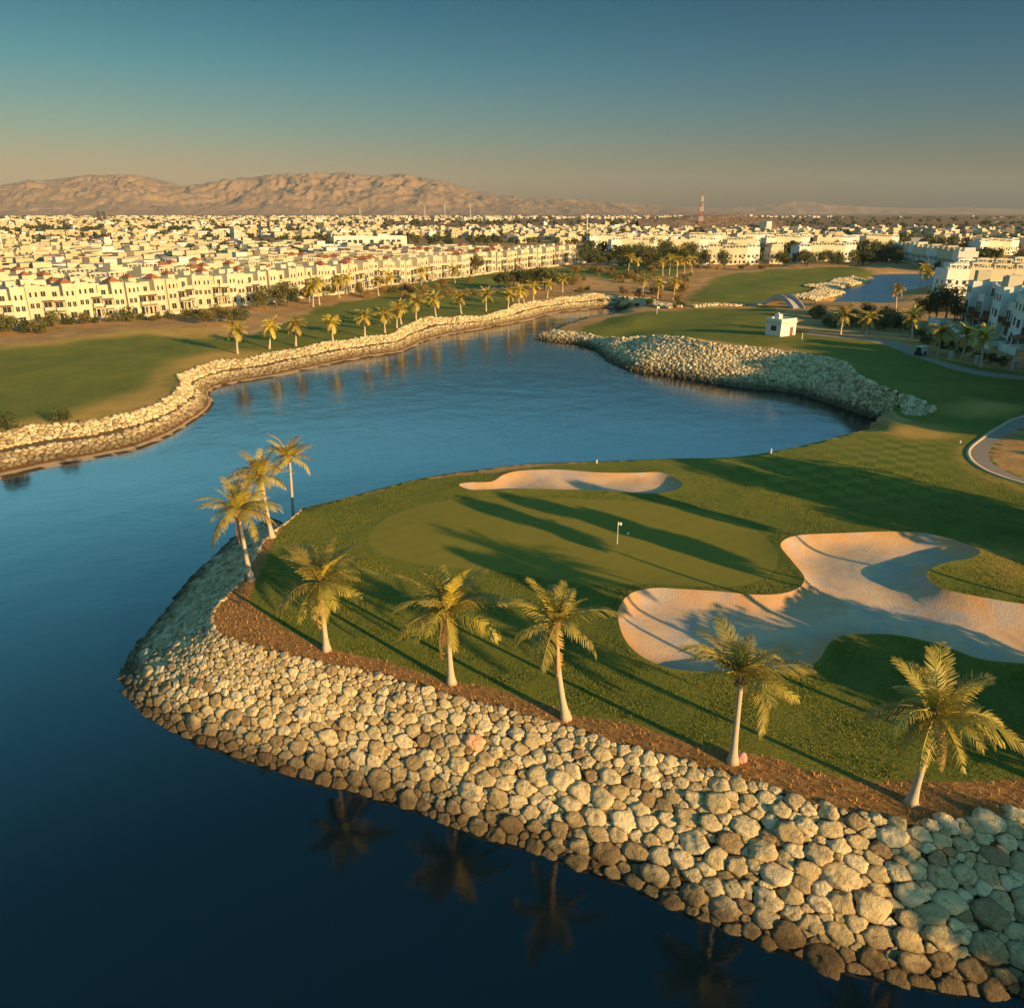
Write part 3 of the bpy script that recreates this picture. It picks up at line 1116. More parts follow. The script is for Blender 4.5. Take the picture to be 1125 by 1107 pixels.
def frond_mesh(name, length, bend, leaf, mat, seed, npair=34, seg=10, lw=.085, hang=.5, twist=.0):
    rg = random.Random(seed)
    V, F, T = [], [], []
    # rachis
    pts = []
    x = z = 0.0
    sway = rg.uniform(-.25, .25)
    y = 0.0
    N = 24
    for i in range(N + 1):
        s = i / N
        pts.append((x, y, z))
        th = -bend * s ** 1.35
        x += math.cos(th) * length / N; z += math.sin(th) * length / N; y += sway * s * length / N

    def P(s):
        f = min(s, .9999) * N; i = int(f); a = f - i
        p, q = pts[i], pts[i+1]
        return Vector((p[0]*(1-a)+q[0]*a, p[1]*(1-a)+q[1]*a, p[2]*(1-a)+q[2]*a)), (Vector(q)-Vector(p)).normalized()
    # stalk strip: triangular prism
    k0 = len(V)
    for i in range(seg + 1):
        s = i / seg
        p, d = P(s)
        r = .055 * (1 - s) + .012
        V += [tuple(p + Vector((0, r, 0))), tuple(p + Vector((0, -r, 0))), tuple(p + Vector((0, 0, r * 1.2)))]
        T += [s * .5] * 3
    for i in range(seg):
        for a, b in ((0, 1), (1, 2), (2, 0)):
            F.append((k0+i*3+a, k0+i*3+b, k0+i*3+3+b, k0+i*3+3+a))
    for j in range(npair):
        s = .10 + .90 * (j + rg.uniform(-.2, .2)) / npair
        s = max(.08, min(s, .995))
        p, d = P(s)
        prof = (math.sin(math.pi * min(1, .22 + .74 * s)) ** .7)
        for sd in (1, -1):
            if rg.random() < .05 + .12 * (math.sin(j * .9 + seed) > .75): continue
            ll = leaf * prof * rg.uniform(.82, 1.1)
            up = Vector((-d.z, 0, d.x))
            side = Vector((0, sd, 0))
            fw = .35 + .75 * s
            dirv = (side + d * fw + up * rg.uniform(.05, .45)).normalized()
            g = Vector((0, 0, -1))
            m = p + dirv * ll * .5 + g * hang * .12 * ll
            e = m + (dirv * .8 + g * hang * rg.uniform(.5, 1.3)).normalized() * ll * .55
            wv = d * lw * .5
            k = len(V)
            V += [tuple(p - wv), tuple(p + wv), tuple(m + wv * .95), tuple(m - wv * .95), tuple(e + wv * .25), tuple(e - wv * .25)]
            T += [0, 0, .3, .3, 1, 1]
            F += [(k, k+1, k+2, k+3), (k+3, k+2, k+4, k+5)]
    return np_mesh(name, V, F, mat, False, {'tip': T})


FROND = {}
for i in range(3):
    FROND['up', i] = frond_mesh('frond', 3.9, .75 + .2*i, .95, M['frond'], 100+i, hang=.45)
    FROND['mid', i] = frond_mesh('frond', 4.1, 1.15 + .2*i, 1.0, M['frond'], 110+i, hang=.9)
    FROND['low', i] = frond_mesh('frond', 3.7, .95 + .25*i, .95, M['frond'], 120+i, hang=1.5)
    FROND['dry', i] = frond_mesh('frond', 3.3, .35 + .1*i, .7, M['frond_dry'], 130+i, npair=26, hang=2.2)


def set_dir(o, az, elev, roll=0.0):
    o.rotation_euler = (Matrix.Rotation(az, 3, 'Z') @ Matrix.Rotation(-elev, 3, 'Y') @ Matrix.Rotation(roll, 3, 'X')).to_euler()


def palm(bpx, hpx, seed, label, nup=7, nmid=10, nlow=5, dry=(), scale=1.0, bow=.35, group='coconut palms on the near bank', loc=None, hub=None, spread=0.0, gap=None):
    rg = random.Random(seed)
    if loc is None:
        x, y, z = gat(*bpx)
    else:
        x, y, z = loc
    root = empty('coconut_palm', (x, y, z - .05))
    tag(root, label, 'palm tree', group)
    if hub is None:
        hx, hy, hzv = at_depth(hpx[0], hpx[1], y + rg.uniform(-.5, .5))
        H = Vector((hx - x, hy - y, hzv - z))
    else:
        H = Vector(hub)
    n = 14
    b = H.xy.normalized() if H.xy.length > .05 else Vector((1, 0))
    pl, rr = [], []
    for i in range(n + 1):
        s = i / n
        # lean first, then straighten up
        k = (1-bow) * s + bow * (1 - (1-s)**2)
        pl.append((H.x * k, H.y * k, H.z * s))
        r = .14 + .05 * (1-s) + .22 * math.exp(-s * 10) + (.03 if s > .93 else 0)
        rr.append(r * (1 + rg.uniform(-.03, .03)))
    t = MB(); t.tube(pl, rr, 12)
    t.build('trunk', M['bark'], root, smooth_shade=True)
    # fibrous heart where the fronds leave the trunk
    hb = MB()
    hb.tube([H + Vector((0, 0, -.45)), H + Vector((0, 0, -.1)), H + Vector((0, 0, .35)), H + Vector((0, 0, .8))], [.2, .30, .24, .06], 10)
    hb.build('crown_heart', M['fibre'], root, smooth_shade=True)
    c = MB()
    for q in range(rg.randint(5, 9)):
        a = rg.uniform(0, 6.28); rad_ = rg.uniform(.22, .42)
        cx_, cy_, cz_ = H.x + math.cos(a)*rad_, H.y + math.sin(a)*rad_, H.z + rg.uniform(-.5, -.1)
        for ring in range(1):
            c.tube([(cx_, cy_, cz_-.14), (cx_, cy_, cz_-.08), (cx_, cy_, cz_+.05), (cx_, cy_, cz_+.14)], [.04, .12, .12, .03], 7)
    c.build('coconuts', M['coconut'], root, smooth_shade=True)

    def add(kind, az, elev, sc):
        f = link_mesh('frond', FROND[kind, rg.randint(0, 2)], root, tuple(H + Vector((math.cos(az)*.12, math.sin(az)*.12, .15))))
        set_dir(f, az, elev, rg.uniform(-.5, .5))
        f.scale = (sc,) * 3
    ga = 2.39996
    k = rg.uniform(0, 6.28)
    if gap is None: gap = (rg.uniform(0, 6.28), .45)

    def az_ok(a):
        if gap is None: return True
        return abs((a - gap[0] + math.pi) % (2*math.pi) - math.pi) > gap[1]
    for i in range(nup):
        k += ga
        add('up', k + rg.uniform(-.3, .3), rad(rg.uniform(52, 84)), scale * rg.uniform(.6, 1.05))
    for i in range(nmid):
        k += ga
        a = k + rg.uniform(-.3, .3)
        if az_ok(a): add('mid', a, rad(rg.uniform(18, 50)), scale * rg.uniform(.72, 1.1))
    for i in range(nlow):
        k += ga
        a = k + rg.uniform(-.35, .35)
        if az_ok(a): add('low', a, rad(rg.uniform(-22, 12)), scale * rg.uniform(.8, 1.05))
    for a in dry:
        add('dry', a, rad(rg.uniform(-78, -62)), scale * rg.uniform(.8, 1.0))
    return root


M['coconut'] = flat_mat('coconut', (.19, .15, .05), .7, .25, 4)
palm((276,637),(262,562), 1, 'sunlit leaning coconut palm at the left tip of the bank, nearest of the trio', 8, 14, 8, (2.6,), 1.02, .6)
palm((299,590),(287,524), 2, 'middle palm of the trio at the left tip of the bank', 8, 12, 6, (), 1.0, .5)
palm((321,562),(318,503), 3, 'straight palm standing farthest back of the trio by the water', 8, 11, 5, (), .95, .1)
palm((359,714),(351,641), 4, 'palm with a yellow frond hanging down its trunk, right of the trio', 7, 10, 6, (-1.8,), 1.08, .5)
palm((496,750),(491,670), 5, 'dark crowned palm between the yellow palm and the green', 8, 10, 4, (-2.2,), 1.04, .3)
palm((622,789),(611,686), 6, 'tall palm with a shaggy yellow frond along its trunk, below the flag', 7, 7, 4, (-1.5,), 1.02, .75)
palm((805,837),(815,742), 7, 'broad crowned palm in front of the winding bunker', 9, 11, 5, (), 1.04, .3)
palm((1001,882),(1028,785), 8, 'rightmost palm, leaning right with long drooping fronds', 7, 9, 9, (-.9,), 1.02, .75)
# palms farther right along the same bank, outside the frame: their shadows cross the green
for i, (X, Y, hh) in enumerate([(38.5, 30.5, 10.8)]):
    palm(None, None, 30+i, 'coconut palm beyond the right edge of the photo', 10, 17, 12, (), 1.0, .4, 'coconut palms beyond the right edge',
         loc=(X, Y, hz(X, Y)), hub=(random.uniform(-.6, .9), random.uniform(-.3, .3), hh))
#@@SECTION3@@
# ------------------------------------------------------------------ building materials
def plaster(name, a, b):
    t = NT(name)
    oi = t.n('ShaderNodeObjectInfo')
    p = t.pos(1, 1, .35)
    c = t.mix(oi.outputs['Random'], a, b)
    c = t.mix(t.math('MULTIPLY', t.noise(.5, 5, .65, p), .30), c, tuple(x * .62 for x in a))
    return t.done(c, .9, .15, t.bump(t.noise(6, 3, .6, t.pos()), .15, .03))


M['wall'] = plaster('cream_plaster', (.46, .40, .27), (.54, .48, .35))
M['wall_sand'] = plaster('sand_plaster', (.46, .35, .21), (.52, .42, .28))
M['white'] = plaster('white_plaster', (.58, .55, .48), (.66, .63, .56))
M['trim'] = flat_mat('stone_trim', (.50, .43, .31), .85, .1, 1)
M['glass'] = flat_mat('window_glass', (.025, .03, .035), .15, .3, .5, .6)
M['timber'] = flat_mat('brown_timber', (.16, .07, .03), .8, .25, 2)
M['roofflat'] = flat_mat('flat_roof', (.36, .29, .20), .95, .2, .4)
M['steel'] = flat_mat('painted_steel', (.55, .52, .46), .5, .08, 1)
M['red'] = flat_mat('red_paint', (.45, .07, .03), .6, .1, 1)
M['dark'] = flat_mat('dark_rubber', (.02, .02, .02), .7, .1, 3)


def tile_mat():
    t = NT('clay_roof_tiles')
    p = t.pos()
    w = t.n('ShaderNodeTexWave', wave_type='BANDS', bands_direction='Z'); w.inputs['Scale'].default_value = 1.6
    t.put(w.inputs['Vector'], p)
    c = t.mix(t.noise(1.2, 4, .7, p), (.24, .09, .04), (.34, .14, .065))
    c = t.mix(t.math('MULTIPLY', w.outputs[0], .3), c, (.2, .07, .03))
    return t.done(c, .85, .2, t.bump(w.outputs[0], .5, .06))


M['tile'] = tile_mat()

_WIN = {}


def window_meshes(w, h, arched=False):
    k = (w, h, arched)
    if k not in _WIN:
        f = MB(); fw, d = .1, .07
        f.box(-w/2-fw, -d, -fw, w/2+fw, .02, 0); f.box(-w/2-fw, -d, h, w/2+fw, .02, h+fw)
        f.box(-w/2-fw, -d, 0.002, -w/2, .02, h-.002); f.box(w/2, -d, 0.002, w/2+fw, .02, h-.002)
        if w > .9:
            f.box(-.03, -d+.02, 0.004, .03, -.016, h-.004)
        p = MB(); p.box(-w/2, -.014, 0, w/2, .03, h)
        _WIN[k] = (f.mesh('window', M['trim']), p.mesh('pane', M['glass']))
    return _WIN[k]


def add_window(root, x, y, z, w, h, rz=0.0):
    f, p = window_meshes(w, h)
    o = link_mesh('window', f, root, (x, y, z)); o.rotation_euler = (0, 0, rz)
    link_mesh('pane', p, o)


def parapet(mb, x0, y0, x1, y1, z, h=.7, t=.2, m=0):
    mb.box(x0, y0, z, x1, y0+t, z+h, m); mb.box(x0, y1-t, z, x1, y1, z+h, m)
    mb.box(x0, y0+t, z, x0+t, y1-t, z+h, m); mb.box(x1-t, y0+t, z, x1, y1-t, z+h, m)


def hip(mb, x0, y0, x1, y1, z, h, m=0):
    k = len(mb.v)
    e = .35
    x0 -= e; y0 -= e; x1 += e; y1 += e
    cx, cy = (x0+x1)/2, (y0+y1)/2
    if x1-x0 > y1-y0:
        r = (y1-y0)/2; a, b = (x0+r, cy, z+h), (x1-r, cy, z+h)
        mb.v += [(x0,y0,z),(x1,y0,z),(x1,y1,z),(x0,y1,z), a, b]
        for f in ((0,1,5,4),(1,2,5),(2,3,4,5),(3,0,4),(3,2,1,0)): mb.face(tuple(k+i for i in f), m)
    else:
        r = (x1-x0)/2; a, b = (cx, y0+r, z+h), (cx, y1-r, z+h)
        mb.v += [(x0,y0,z),(x1,y0,z),(x1,y1,z),(x0,y1,z), a, b]
        for f in ((0,1,4),(1,2,5,4),(2,3,5),(3,0,4,5),(3,2,1,0)): mb.face(tuple(k+i for i in f), m)


def townhouse(sx, kind):
    """terraced house, 7 m front on local -y; sx mirrors it"""
    R = empty('town_house')
    W = 3.49

    def X(a, b):
        return (min(sx*a, sx*b), max(sx*a, sx*b))
    w = MB()
    a, b = X(-W, .3)
    top = 10.6 + .35 * (kind % 3)
    w.box(a, 0, -1.5, b, 10, top)                                   # tall half
    parapet(w, a, 0, b, 10, top, .75)
    a2, b2 = X(.3, W)
    w.box(a2, .25, -1.5, b2, 9.8, 7.0); w.box(a2, .25, 7.0, b2, .45, 7.9)   # low half with terrace wall
    w.box(a2, 3.0, 7.0, b2, 9.8, top - .5); parapet(w, a2, 3.0, b2, 9.8, top - .5, .5)
    w.box(*(X(-W, -W + .35)[0], -.18, -1.5), X(-W, -W + .35)[1], -.002, top + .9)      # party wall rib
    w.build('wall', M['wall'], R)
    r = MB()
    if kind == 1:
        a3, b3 = X(-W + .5, .1)
        r.box(a3, 1.2, top + .02, b3, 6.2, top + 1.0, 0); hip(r, a3, 1.2, b3, 6.2, top + 1.0, 1.6, 1)
        r.build('roof', [M['wall'], M['tile']], R)
    elif kind == 3:
        a3, b3 = X(.6, 3.0)
        r.box(a3, 4.5, top - .48, b3, 8.6, top + 1.9, 0); hip(r, a3, 4.5, b3, 8.6, top + 1.9, 1.2, 1)
        r.build('roof', [M['wall'], M['tile']], R)
    else:
        a3, b3 = X(-2.9, -.3)
        r.box(a3, 5.0, top + .02, b3, 8.5, top + 2.2, 0, 1)
        a4, b4 = X(-2.6, -1.4)
        r.box(a4, 2.0, top + .02, b4, 3.2, top + 1.1, 0, 1)
        r.build('roof', [M['wall'], M['roofflat']], R)
    for x, z, ww, hh in ((-2.35, 7.9, .6, 1.5), (-.85, 7.9, .6, 1.5), (-2.35, 4.3, 1.0, 1.6), (-.85, 4.3, 1.0, 1.6), (-1.6, .5, 1.7, 2.0)):
        add_window(R, sx*x, 0, z, ww, hh)
    add_window(R, sx*1.9, 3.0, 7.25, 1.3, 2.0)
    add_window(R, sx*1.9, .25, 3.75, 2.2, 2.3)
    # balcony with a timber sun canopy
    bl = MB(); a, b = X(.5, 3.3)
    bl.box(a, -1.25, 3.4, b, .23, 3.62); bl.box(a, -1.25, 3.62, b, -1.13, 4.45); bl.box(a, -1.13, 3.62, a+.12, .23, 4.45); bl.box(b-.12, -1.13, 3.62, b, .23, 4.45)
    bl.build('balcony', M['wall'], R)
    cn = MB()
    for i in range(7):
        u = a + .1 + (b - a - .3) * i / 6
        cn.box(u, -1.3, 6.35, u+.1, .23, 6.5)
    cn.box(a-.1, -1.2, 6.5, b+.1, .2, 6.58); cn.box(a, -1.2, 4.45, a+.1, -1.1, 6.35); cn.box(b-.1, -1.2, 4.45, b, -1.1, 6.35)
    cn.build('canopy', M['timber'], R)
    # porch and garden wall with piers
    pc = MB(); a, b = X(.45, 3.35)
    pc.box(a, -2.4, 2.7, b, .23, 2.95)
    for u in (a, (a+b)/2-.15, b-.3): pc.box(u, -2.4, -1.0, u+.3, -2.1, 2.7)
    pc.build('porch', M['wall'], R)
    dr = MB(); dr.box(sx*1.9-1.0, .1, -.2, sx*1.9+1.0, .24, 2.2); dr.build('door', M['glass'], R)
    gw = MB()
    gw.box(-W, -6.2, -1.5, W, -6.0, .7)
    for u in (-W, -1.2, 1.1, W-.4): gw.box(u, -6.3, -1.5, u+.4, -5.9, 1.25)
    gw.build('garden_wall', M['wall'], R)
    return R


def row_places(pts, width, gap_every=0, gap=4.0):
    """stations along a polyline: (x, y, rz)"""
    pts = [np.array(p, float) for p in pts]
    out = []
    seg = [np.linalg.norm(b-a) for a, b in zip(pts[:-1], pts[1:])]
    tot = sum(seg); s = width/2; i = 0
    while s < tot - width/2:
        q = s
        for a, b, L in zip(pts[:-1], pts[1:], seg):
            if q <= L:
                p = a + (b-a) * q / L; d = (b-a) / L
                break
            q -= L
        out.append((p[0], p[1], math.atan2(d[1], d[0])))
        i += 1
        s += width + (gap if gap_every and i % gap_every == 0 else 0)
    return out


def offset_line(pts, o):
    """shift a polyline to its left (away from the fronts)"""
    P = np.array(pts, float)
    d = np.gradient(P, axis=0); d /= np.linalg.norm(d, axis=1)[:, None]
    return P + np.stack([-d[:, 1], d[:, 0]], 1) * o


def put(root, x, y, rz, z=None):
    root.location = (x, y, hz(x, y) if z is None else z)
    root.rotation_euler = (0, 0, rz)


ROW = [at(-90, 366, -1), at(0, 358, -1), at(150, 345, -1), at(383, 319.5, -1), at(510, 302, -1), at(640, 288.5, -1)]
protos = [townhouse(sx, k) for k in range(5) for sx in (1, -1)]
used = set()
pl = row_places(ROW, 7.0, 8, .5)
vis = 0
for i, (x, y, rz) in enumerate(pl):
    pr = protos[((i * 7 // 3) % 5) * 2 + i % 2]
    if id(pr) in used: h = copy_tree(pr)
    else: h, _ = pr, used.add(id(pr))
    d = .35 * ((i * 5) % 3 - 1)
    put(h, x + math.sin(rz) * d, y - math.cos(rz) * d, rz)
    h.scale = (1, 1, .9)
    tag(h, 'cream terrace house with small windows, %s from the left in the front row' % nth(i), 'house', 'front row of terrace houses along the left fairway')
for pr in protos:
    if id(pr) not in used:
        for c in list(pr.children_recursive): bpy.data.objects.remove(c)
        bpy.data.objects.remove(pr)


# plainer houses for the rows behind: one mesh each, far too small to show parts
def far_house(w, d, h, kind, wall='wall'):
    m = MB()
    m.box(-w/2, 0, -1.5, w/2, d, h, 0, 3); parapet(m, -w/2, 0, w/2, d, h, .7, .25, 0)
    if kind == 3:
        m.box(-w/2+.6, 1.5, h+.02, w/2-1.0, d-2, h+1.3, 0); hip(m, -w/2+.6, 1.5, w/2-1.0, d-2, h+1.3, 1.7, 2)
    elif kind % 3 != 2:
        for q in range(4):
            u = -w*.42 + q * w*.26
            m.box(u, .4, h+.02, u+.4, .9, h+2.0, 0)
        m.box(-w*.45, .35, h+2.0, w*.45, .95, h+2.5, 0, 3)
        m.box(-w*.1, 3, h+.02, w*.38, d-1.5, h+2.6, 0, 3); m.box(-w*.42, 2, h+.02, -w*.2, 4, h+1.3, 0, 3)
    elif kind < 4:
        m.box(-w*.4, d*.4, h+.02, 0, d-1, h+2.2, 0, 3); hip(m, -w*.4, d*.4, 0, d-1, h+2.2, 1.3, 2)
    else:
        m.box(-w*.4, 1.0, h+.02, 0, d-3, h+2.4, 0, 3); m.box(.2, 2, h+.02, w*.3, 4, h+1.2, 0, 3)
    # arched loggia screen on the roof edge
    n = max(2, int(w / 2.6))
    for fl in range(int(h // 3.3)):
        for i in range(n):
            x = -w/2 + (i + .5) * w / n
            ww = .45 + .25 * ((i + fl + kind) % 2)
            z = .9 + fl * 3.3
            m.box(x-ww, -.06, z, x+ww, -.004, z+1.5, 1)
            if (i + kind) % 3 == 0 and fl == 1:
                m.box(x-ww-.4, -1.1, z-.35, x+ww+.4, -.065, z+.5, 0)
                m.box(x-ww-.3, -1.15, z+1.75, x+ww+.3, -.065, z+1.85, 4)
    for fl in range(int(h // 3.3)):
        for yy in (d*.3, d*.7):
            m.box(-w/2-.06, yy-.5, .9+fl*3.3, -w/2-.004, yy+.5, 2.3+fl*3.3, 1)
            m.box(w/2+.004, yy-.5, .9+fl*3.3, w/2+.06, yy+.5, 2.3+fl*3.3, 1)
    return m.mesh('house', [M[wall], M['glass'], M['tile'], M['roofflat'], M['timber']])


FH = [far_house(7.6, 10, 7.2 + .5*(k % 2), k) for k in range(6)]
FHT = [far_house(8.2, 10, 9.2 + .6*(k % 2), (0, 1, 5, 4, 1, 0)[k], 'white' if k % 3 == 0 else 'wall') for k in range(6)]
n_house = len(pl)


def house_row(pts, meshes, label, group, width=7.6, gap_every=6, gap=5, z=None, lim=99):
    global n_house
    k = 0
    for i, (x, y, rz) in enumerate(row_places(pts, width, gap_every, gap)):
        ok = in_frame(np.array([[x, y, 6.0]]), 60)[0][0]
        if not ok or k >= lim: continue
        o = link_mesh('house', meshes[(i * 5 + i // 3) % len(meshes)])
        put(o, x, y, rz + random.uniform(-.01, .01), z)
        tag(o, label % nth(k), 'house', group)
        k += 1; n_house += 1


for j, (o, nm) in enumerate([(27, 'second'), (56, 'third'), (86, 'fourth')]):
    line = offset_line(ROW, o)
    house_row(line, FH, 'cream house, %%s from the left in the %s row behind the front terrace' % nm, '%s row behind the left terrace' % nm, 7.6, 5, 6)
MID = [
    ([(112, 497), (172, 503)], 'white three storey house left of the pond, %s from the left', 'white houses left of the pond'),
    ([(182, 515), (236, 528)], 'white house above the pond in the middle distance, %s from left', 'white houses above the pond'),
    ([(78, 640), (205, 660)], 'cream house above the dark trees, %s from the left in its row', 'cream row over the dark trees'),
    ([(215, 690), (345, 720)], 'cream house in the long row behind the pond, %s from the left', 'long cream row behind the pond'),
    ([(345, 600), (440, 640)], 'cream house in the right hand row behind the pond, %s from left', 'right hand cream row behind the pond'),
    ([(70, 735), (320, 790)], 'small cream house in the farthest straight row, %s from the left', 'farthest straight row'),
]
for pts, lab, grp in MID:
    house_row(pts, FHT, lab, grp, 8.2, 5, 7)
house_row([(256, 548), (238, 428)], FHT, 'white house with shaded front beyond the pond, %s from the far end', 'houses on the far side of the pond', 8.2, 20, 0)
house_row([(165, 305), (275, 300)], FHT, 'sunlit cream house behind the near right terrace, %s from the left', 'sunlit houses behind the right terrace', 8.2, 4, 3)
house_row([(190, 345), (330, 350)], FHT, 'sunlit cream house two rows behind the right terrace, %s from the left', 'second sunlit row behind the right terrace', 8.2, 4, 4)
house_row([(270, 415), (420, 425)], FH, 'small cream house at the right edge beyond the pond, %s from the left', 'houses at the right edge beyond the pond', 8.2, 4, 6)
print('houses', n_house)


# ------------------------------------------------------------------ the right terrace: larger, in shade, white fronts to the water
def villa(sx, kind):
    R = empty('terrace_house')
    W = 3.99

    def X(a, b):
        return (min(sx*a, sx*b), max(sx*a, sx*b))
    top = 10.4 + .5 * (kind % 2)
    w = MB()
    a, b = X(-W, -.6)
    w.box(a, 0, -2, b, 11, top); parapet(w, a, 0, b, 11, top, .8)
    a2, b2 = X(-.6, W)
    w.box(a2, 1.6, -2, b2, 11, 7.4); w.box(a2, 1.6, 7.4, b2, 1.82, 8.3)
    w.box(a2, 4.4, 7.4, b2, 11, top - .4); parapet(w, a2, 4.4, b2, 11, top - .4, .6)
    w.build('wall', M['white'], R)
    tw = MB(); a3, b3 = X(-W + .3, -1.3)
    tw.box(a3, 1.0, top + .02, b3, 4.2, top + 3.0, 0, 1); parapet(tw, a3, 1.0, b3, 4.2, top + 3.0, .45, .2, 0)
    tw.build('stair_tower', [M['wall'], M['roofflat']], R)
    # roof screen with arches: piers and lintel
    sc = MB(); a4, b4 = X(-.3, W - .2)
    L = b4 - a4
    for i in range(4):
        u = a4 + (L - .5) * i / 3
        sc.box(u, 8.8, top - .38, u+.5, 9.4, top + 2.0)
    sc.box(a4, 8.75, top + 2.0, b4, 9.45, top + 2.7)
    for i in range(3):
        u = a4 + (L - .5) * i / 3 + .5; v = a4 + (L - .5) * (i+1) / 3
        for q in range(3):
            wd = (v-u)/2 * (1 - math.cos(math.pi/2 * (q+1)/4)) + .05
            zt = top + 1.4 + q * .2
            sc.box(u, 8.82, zt, u+wd, 9.38, zt+.2); sc.box(v-wd, 8.82, zt, v, 9.38, zt+.2)
    sc.build('roof_arcade', M['wall'], R)
    for x, z, ww, hh in ((-3.2, 8.2, .6, 1.5), (-1.6, 8.2, .6, 1.5), (-2.4, 4.4, 1.3, 1.8), (-2.4, .6, 1.5, 2.0)):
        add_window(R, sx*x, 0, z, ww, hh)
    for x in (.4, 1.7, 3.1): add_window(R, sx*x, 1.6, 4.0, .8, 2.3)
    add_window(R, sx*1.7, 4.4, 7.6, 2.0, 2.0)
    add_window(R, sx*1.7, 1.6, .3, 2.4, 2.2)
    add_window(R, X(-W, 0)[0] - .002 if sx > 0 else X(0, W)[0] - .002, 6.0, 4.4, 1.0, 1.5, -math.pi/2) if False else None
    bl = MB(); a, b = X(-.4, 3.8)
    bl.box(a, -.1, 3.5, b, 1.58, 3.75)
    for i in range(22):
        u = a + (b - a - .06) * i / 21
        bl.box(u, -.08, 3.75, u+.06, -.02, 4.75)
    bl.box(a, -.1, 4.75, b, 0, 4.85)
    bl.build('balcony', M['timber'], R)
    if kind % 2 == 0:
        cn = MB()
        a, b = X(-.8, 4.2) if False else X(-.5, 3.8)
        k = len(cn.v)
        cn.v += [(a, -2.6, 2.6), (b, -2.6, 2.6), (b, 1.58, 3.35), (a, 1.58, 3.35), (a, -2.6, 2.75), (b, -2.6, 2.75), (b, 1.58, 3.5), (a, 1.58, 3.5)]
        for q in ((0,3,2,1),(4,5,6,7),(0,1,5,4),(1,2,6,5),(2,3,7,6),(3,0,4,7)): cn.face(tuple(k+i for i in q))
        cn.build('tiled_canopy', M['tile'], R)
        ps = MB()
        for u in (a+.1, (a+b)/2, b-.3): ps.box(u, -2.5, -1, u+.2, -2.3, 2.6)
        ps.build('canopy_post', M['timber'], R)
    gw = MB()
    gw.box(-W, -8.2, -2, W, -8.0, 1.3)
    for u in (-W, -.2, W-.5): gw.box(u, -8.35, -2, u+.5, -7.85, 1.7)
    gw.box(-W, -7.98, -2, -W+.2, -.02, 1.1)
    gw.build('garden_wall', M['white'], R)
    return R


vp = [villa(sx, k) for k in range(2) for sx in (1, -1)]
usedv = set()
VROW = [(124, 216), (119, 186), (116, 160), (115, 120), (112, 40)]
nv_ = 0
for i, (x, y, rz) in enumerate(row_places(VROW, 8.0, 6, 9.0)):
    pr = vp[(i % 2) + 2 * ((i // 2) % 2)]
    h = copy_tree(pr) if id(pr) in usedv else pr
    usedv.add(id(pr))
    put(h, x + (i * 3 % 4 - 1.5) * .7, y, rz, hz(x, y) + .2)
    tag(h, ('white three storey terrace house by the pond, %s from its far end' if y > 130 else 'white terrace house beyond the right edge, %s from the far end') % nth(i), 'house', 'near right terrace')

# the white modern building behind the left rows
x, y = at(408, 276.5, 0)
R = empty('office_building', (x, y, 0), rad(12))
tag(R, 'long white flat roofed building with dark square windows above the left rows', 'building')
b = MB(); b.box(-29, 0, -1, 29, 16, 11); parapet(b, -29, 0, 29, 16, 11, .8); b.box(6, 4, 11.02, 14, 12, 13.5)
b.build('wall', M['white'], R)
for fl in range(2):
    for i in range(11):
        if (i + fl) % 7 == 6: continue
        add_window(R, -25.5 + i * 4.4 + (4 if i > 6 else 0), 0, 1.6 + fl * 4.6, 2.9, 2.9)

# small white pump house on the far bank
hx, hy, hzv = gat(866, 369, 1.5)
R = empty('pump_house', (hx, hy, hzv), rad(33))
tag(R, 'small white box shaped pump house with lit side above the far stone bank', 'hut')
b = MB(); b.box(-3.1, 0, -.5, 2.6, 4.6, 3.7); parapet(b, -3.1, 0, 2.6, 4.6, 3.7, .5, .2); b.build('wall', M['white'], R)
b = MB(); b.box(-3.35, -.25, 3.2, 2.85, 4.85, 3.45); b.build('roof_ledge', M['trim'], R)
b = MB(); b.box(-2.3, 1.6, 3.72, -1.0, 3.0, 5.2); b.tube([(-1.65, 2.3, 5.2), (-1.65, 2.3, 5.5)], [.3, .25], 10); b.build('roof_tank', M['white'], R)
b = MB(); b.box(.4, -.06, -.1, 1.5, .05, 2.1); b.build('door', M['timber'], R)
b = MB(); b.box(-3.16, 1.4, 1.3, -3.05, 3.0, 2.5); b.build('window', M['glass'], R)

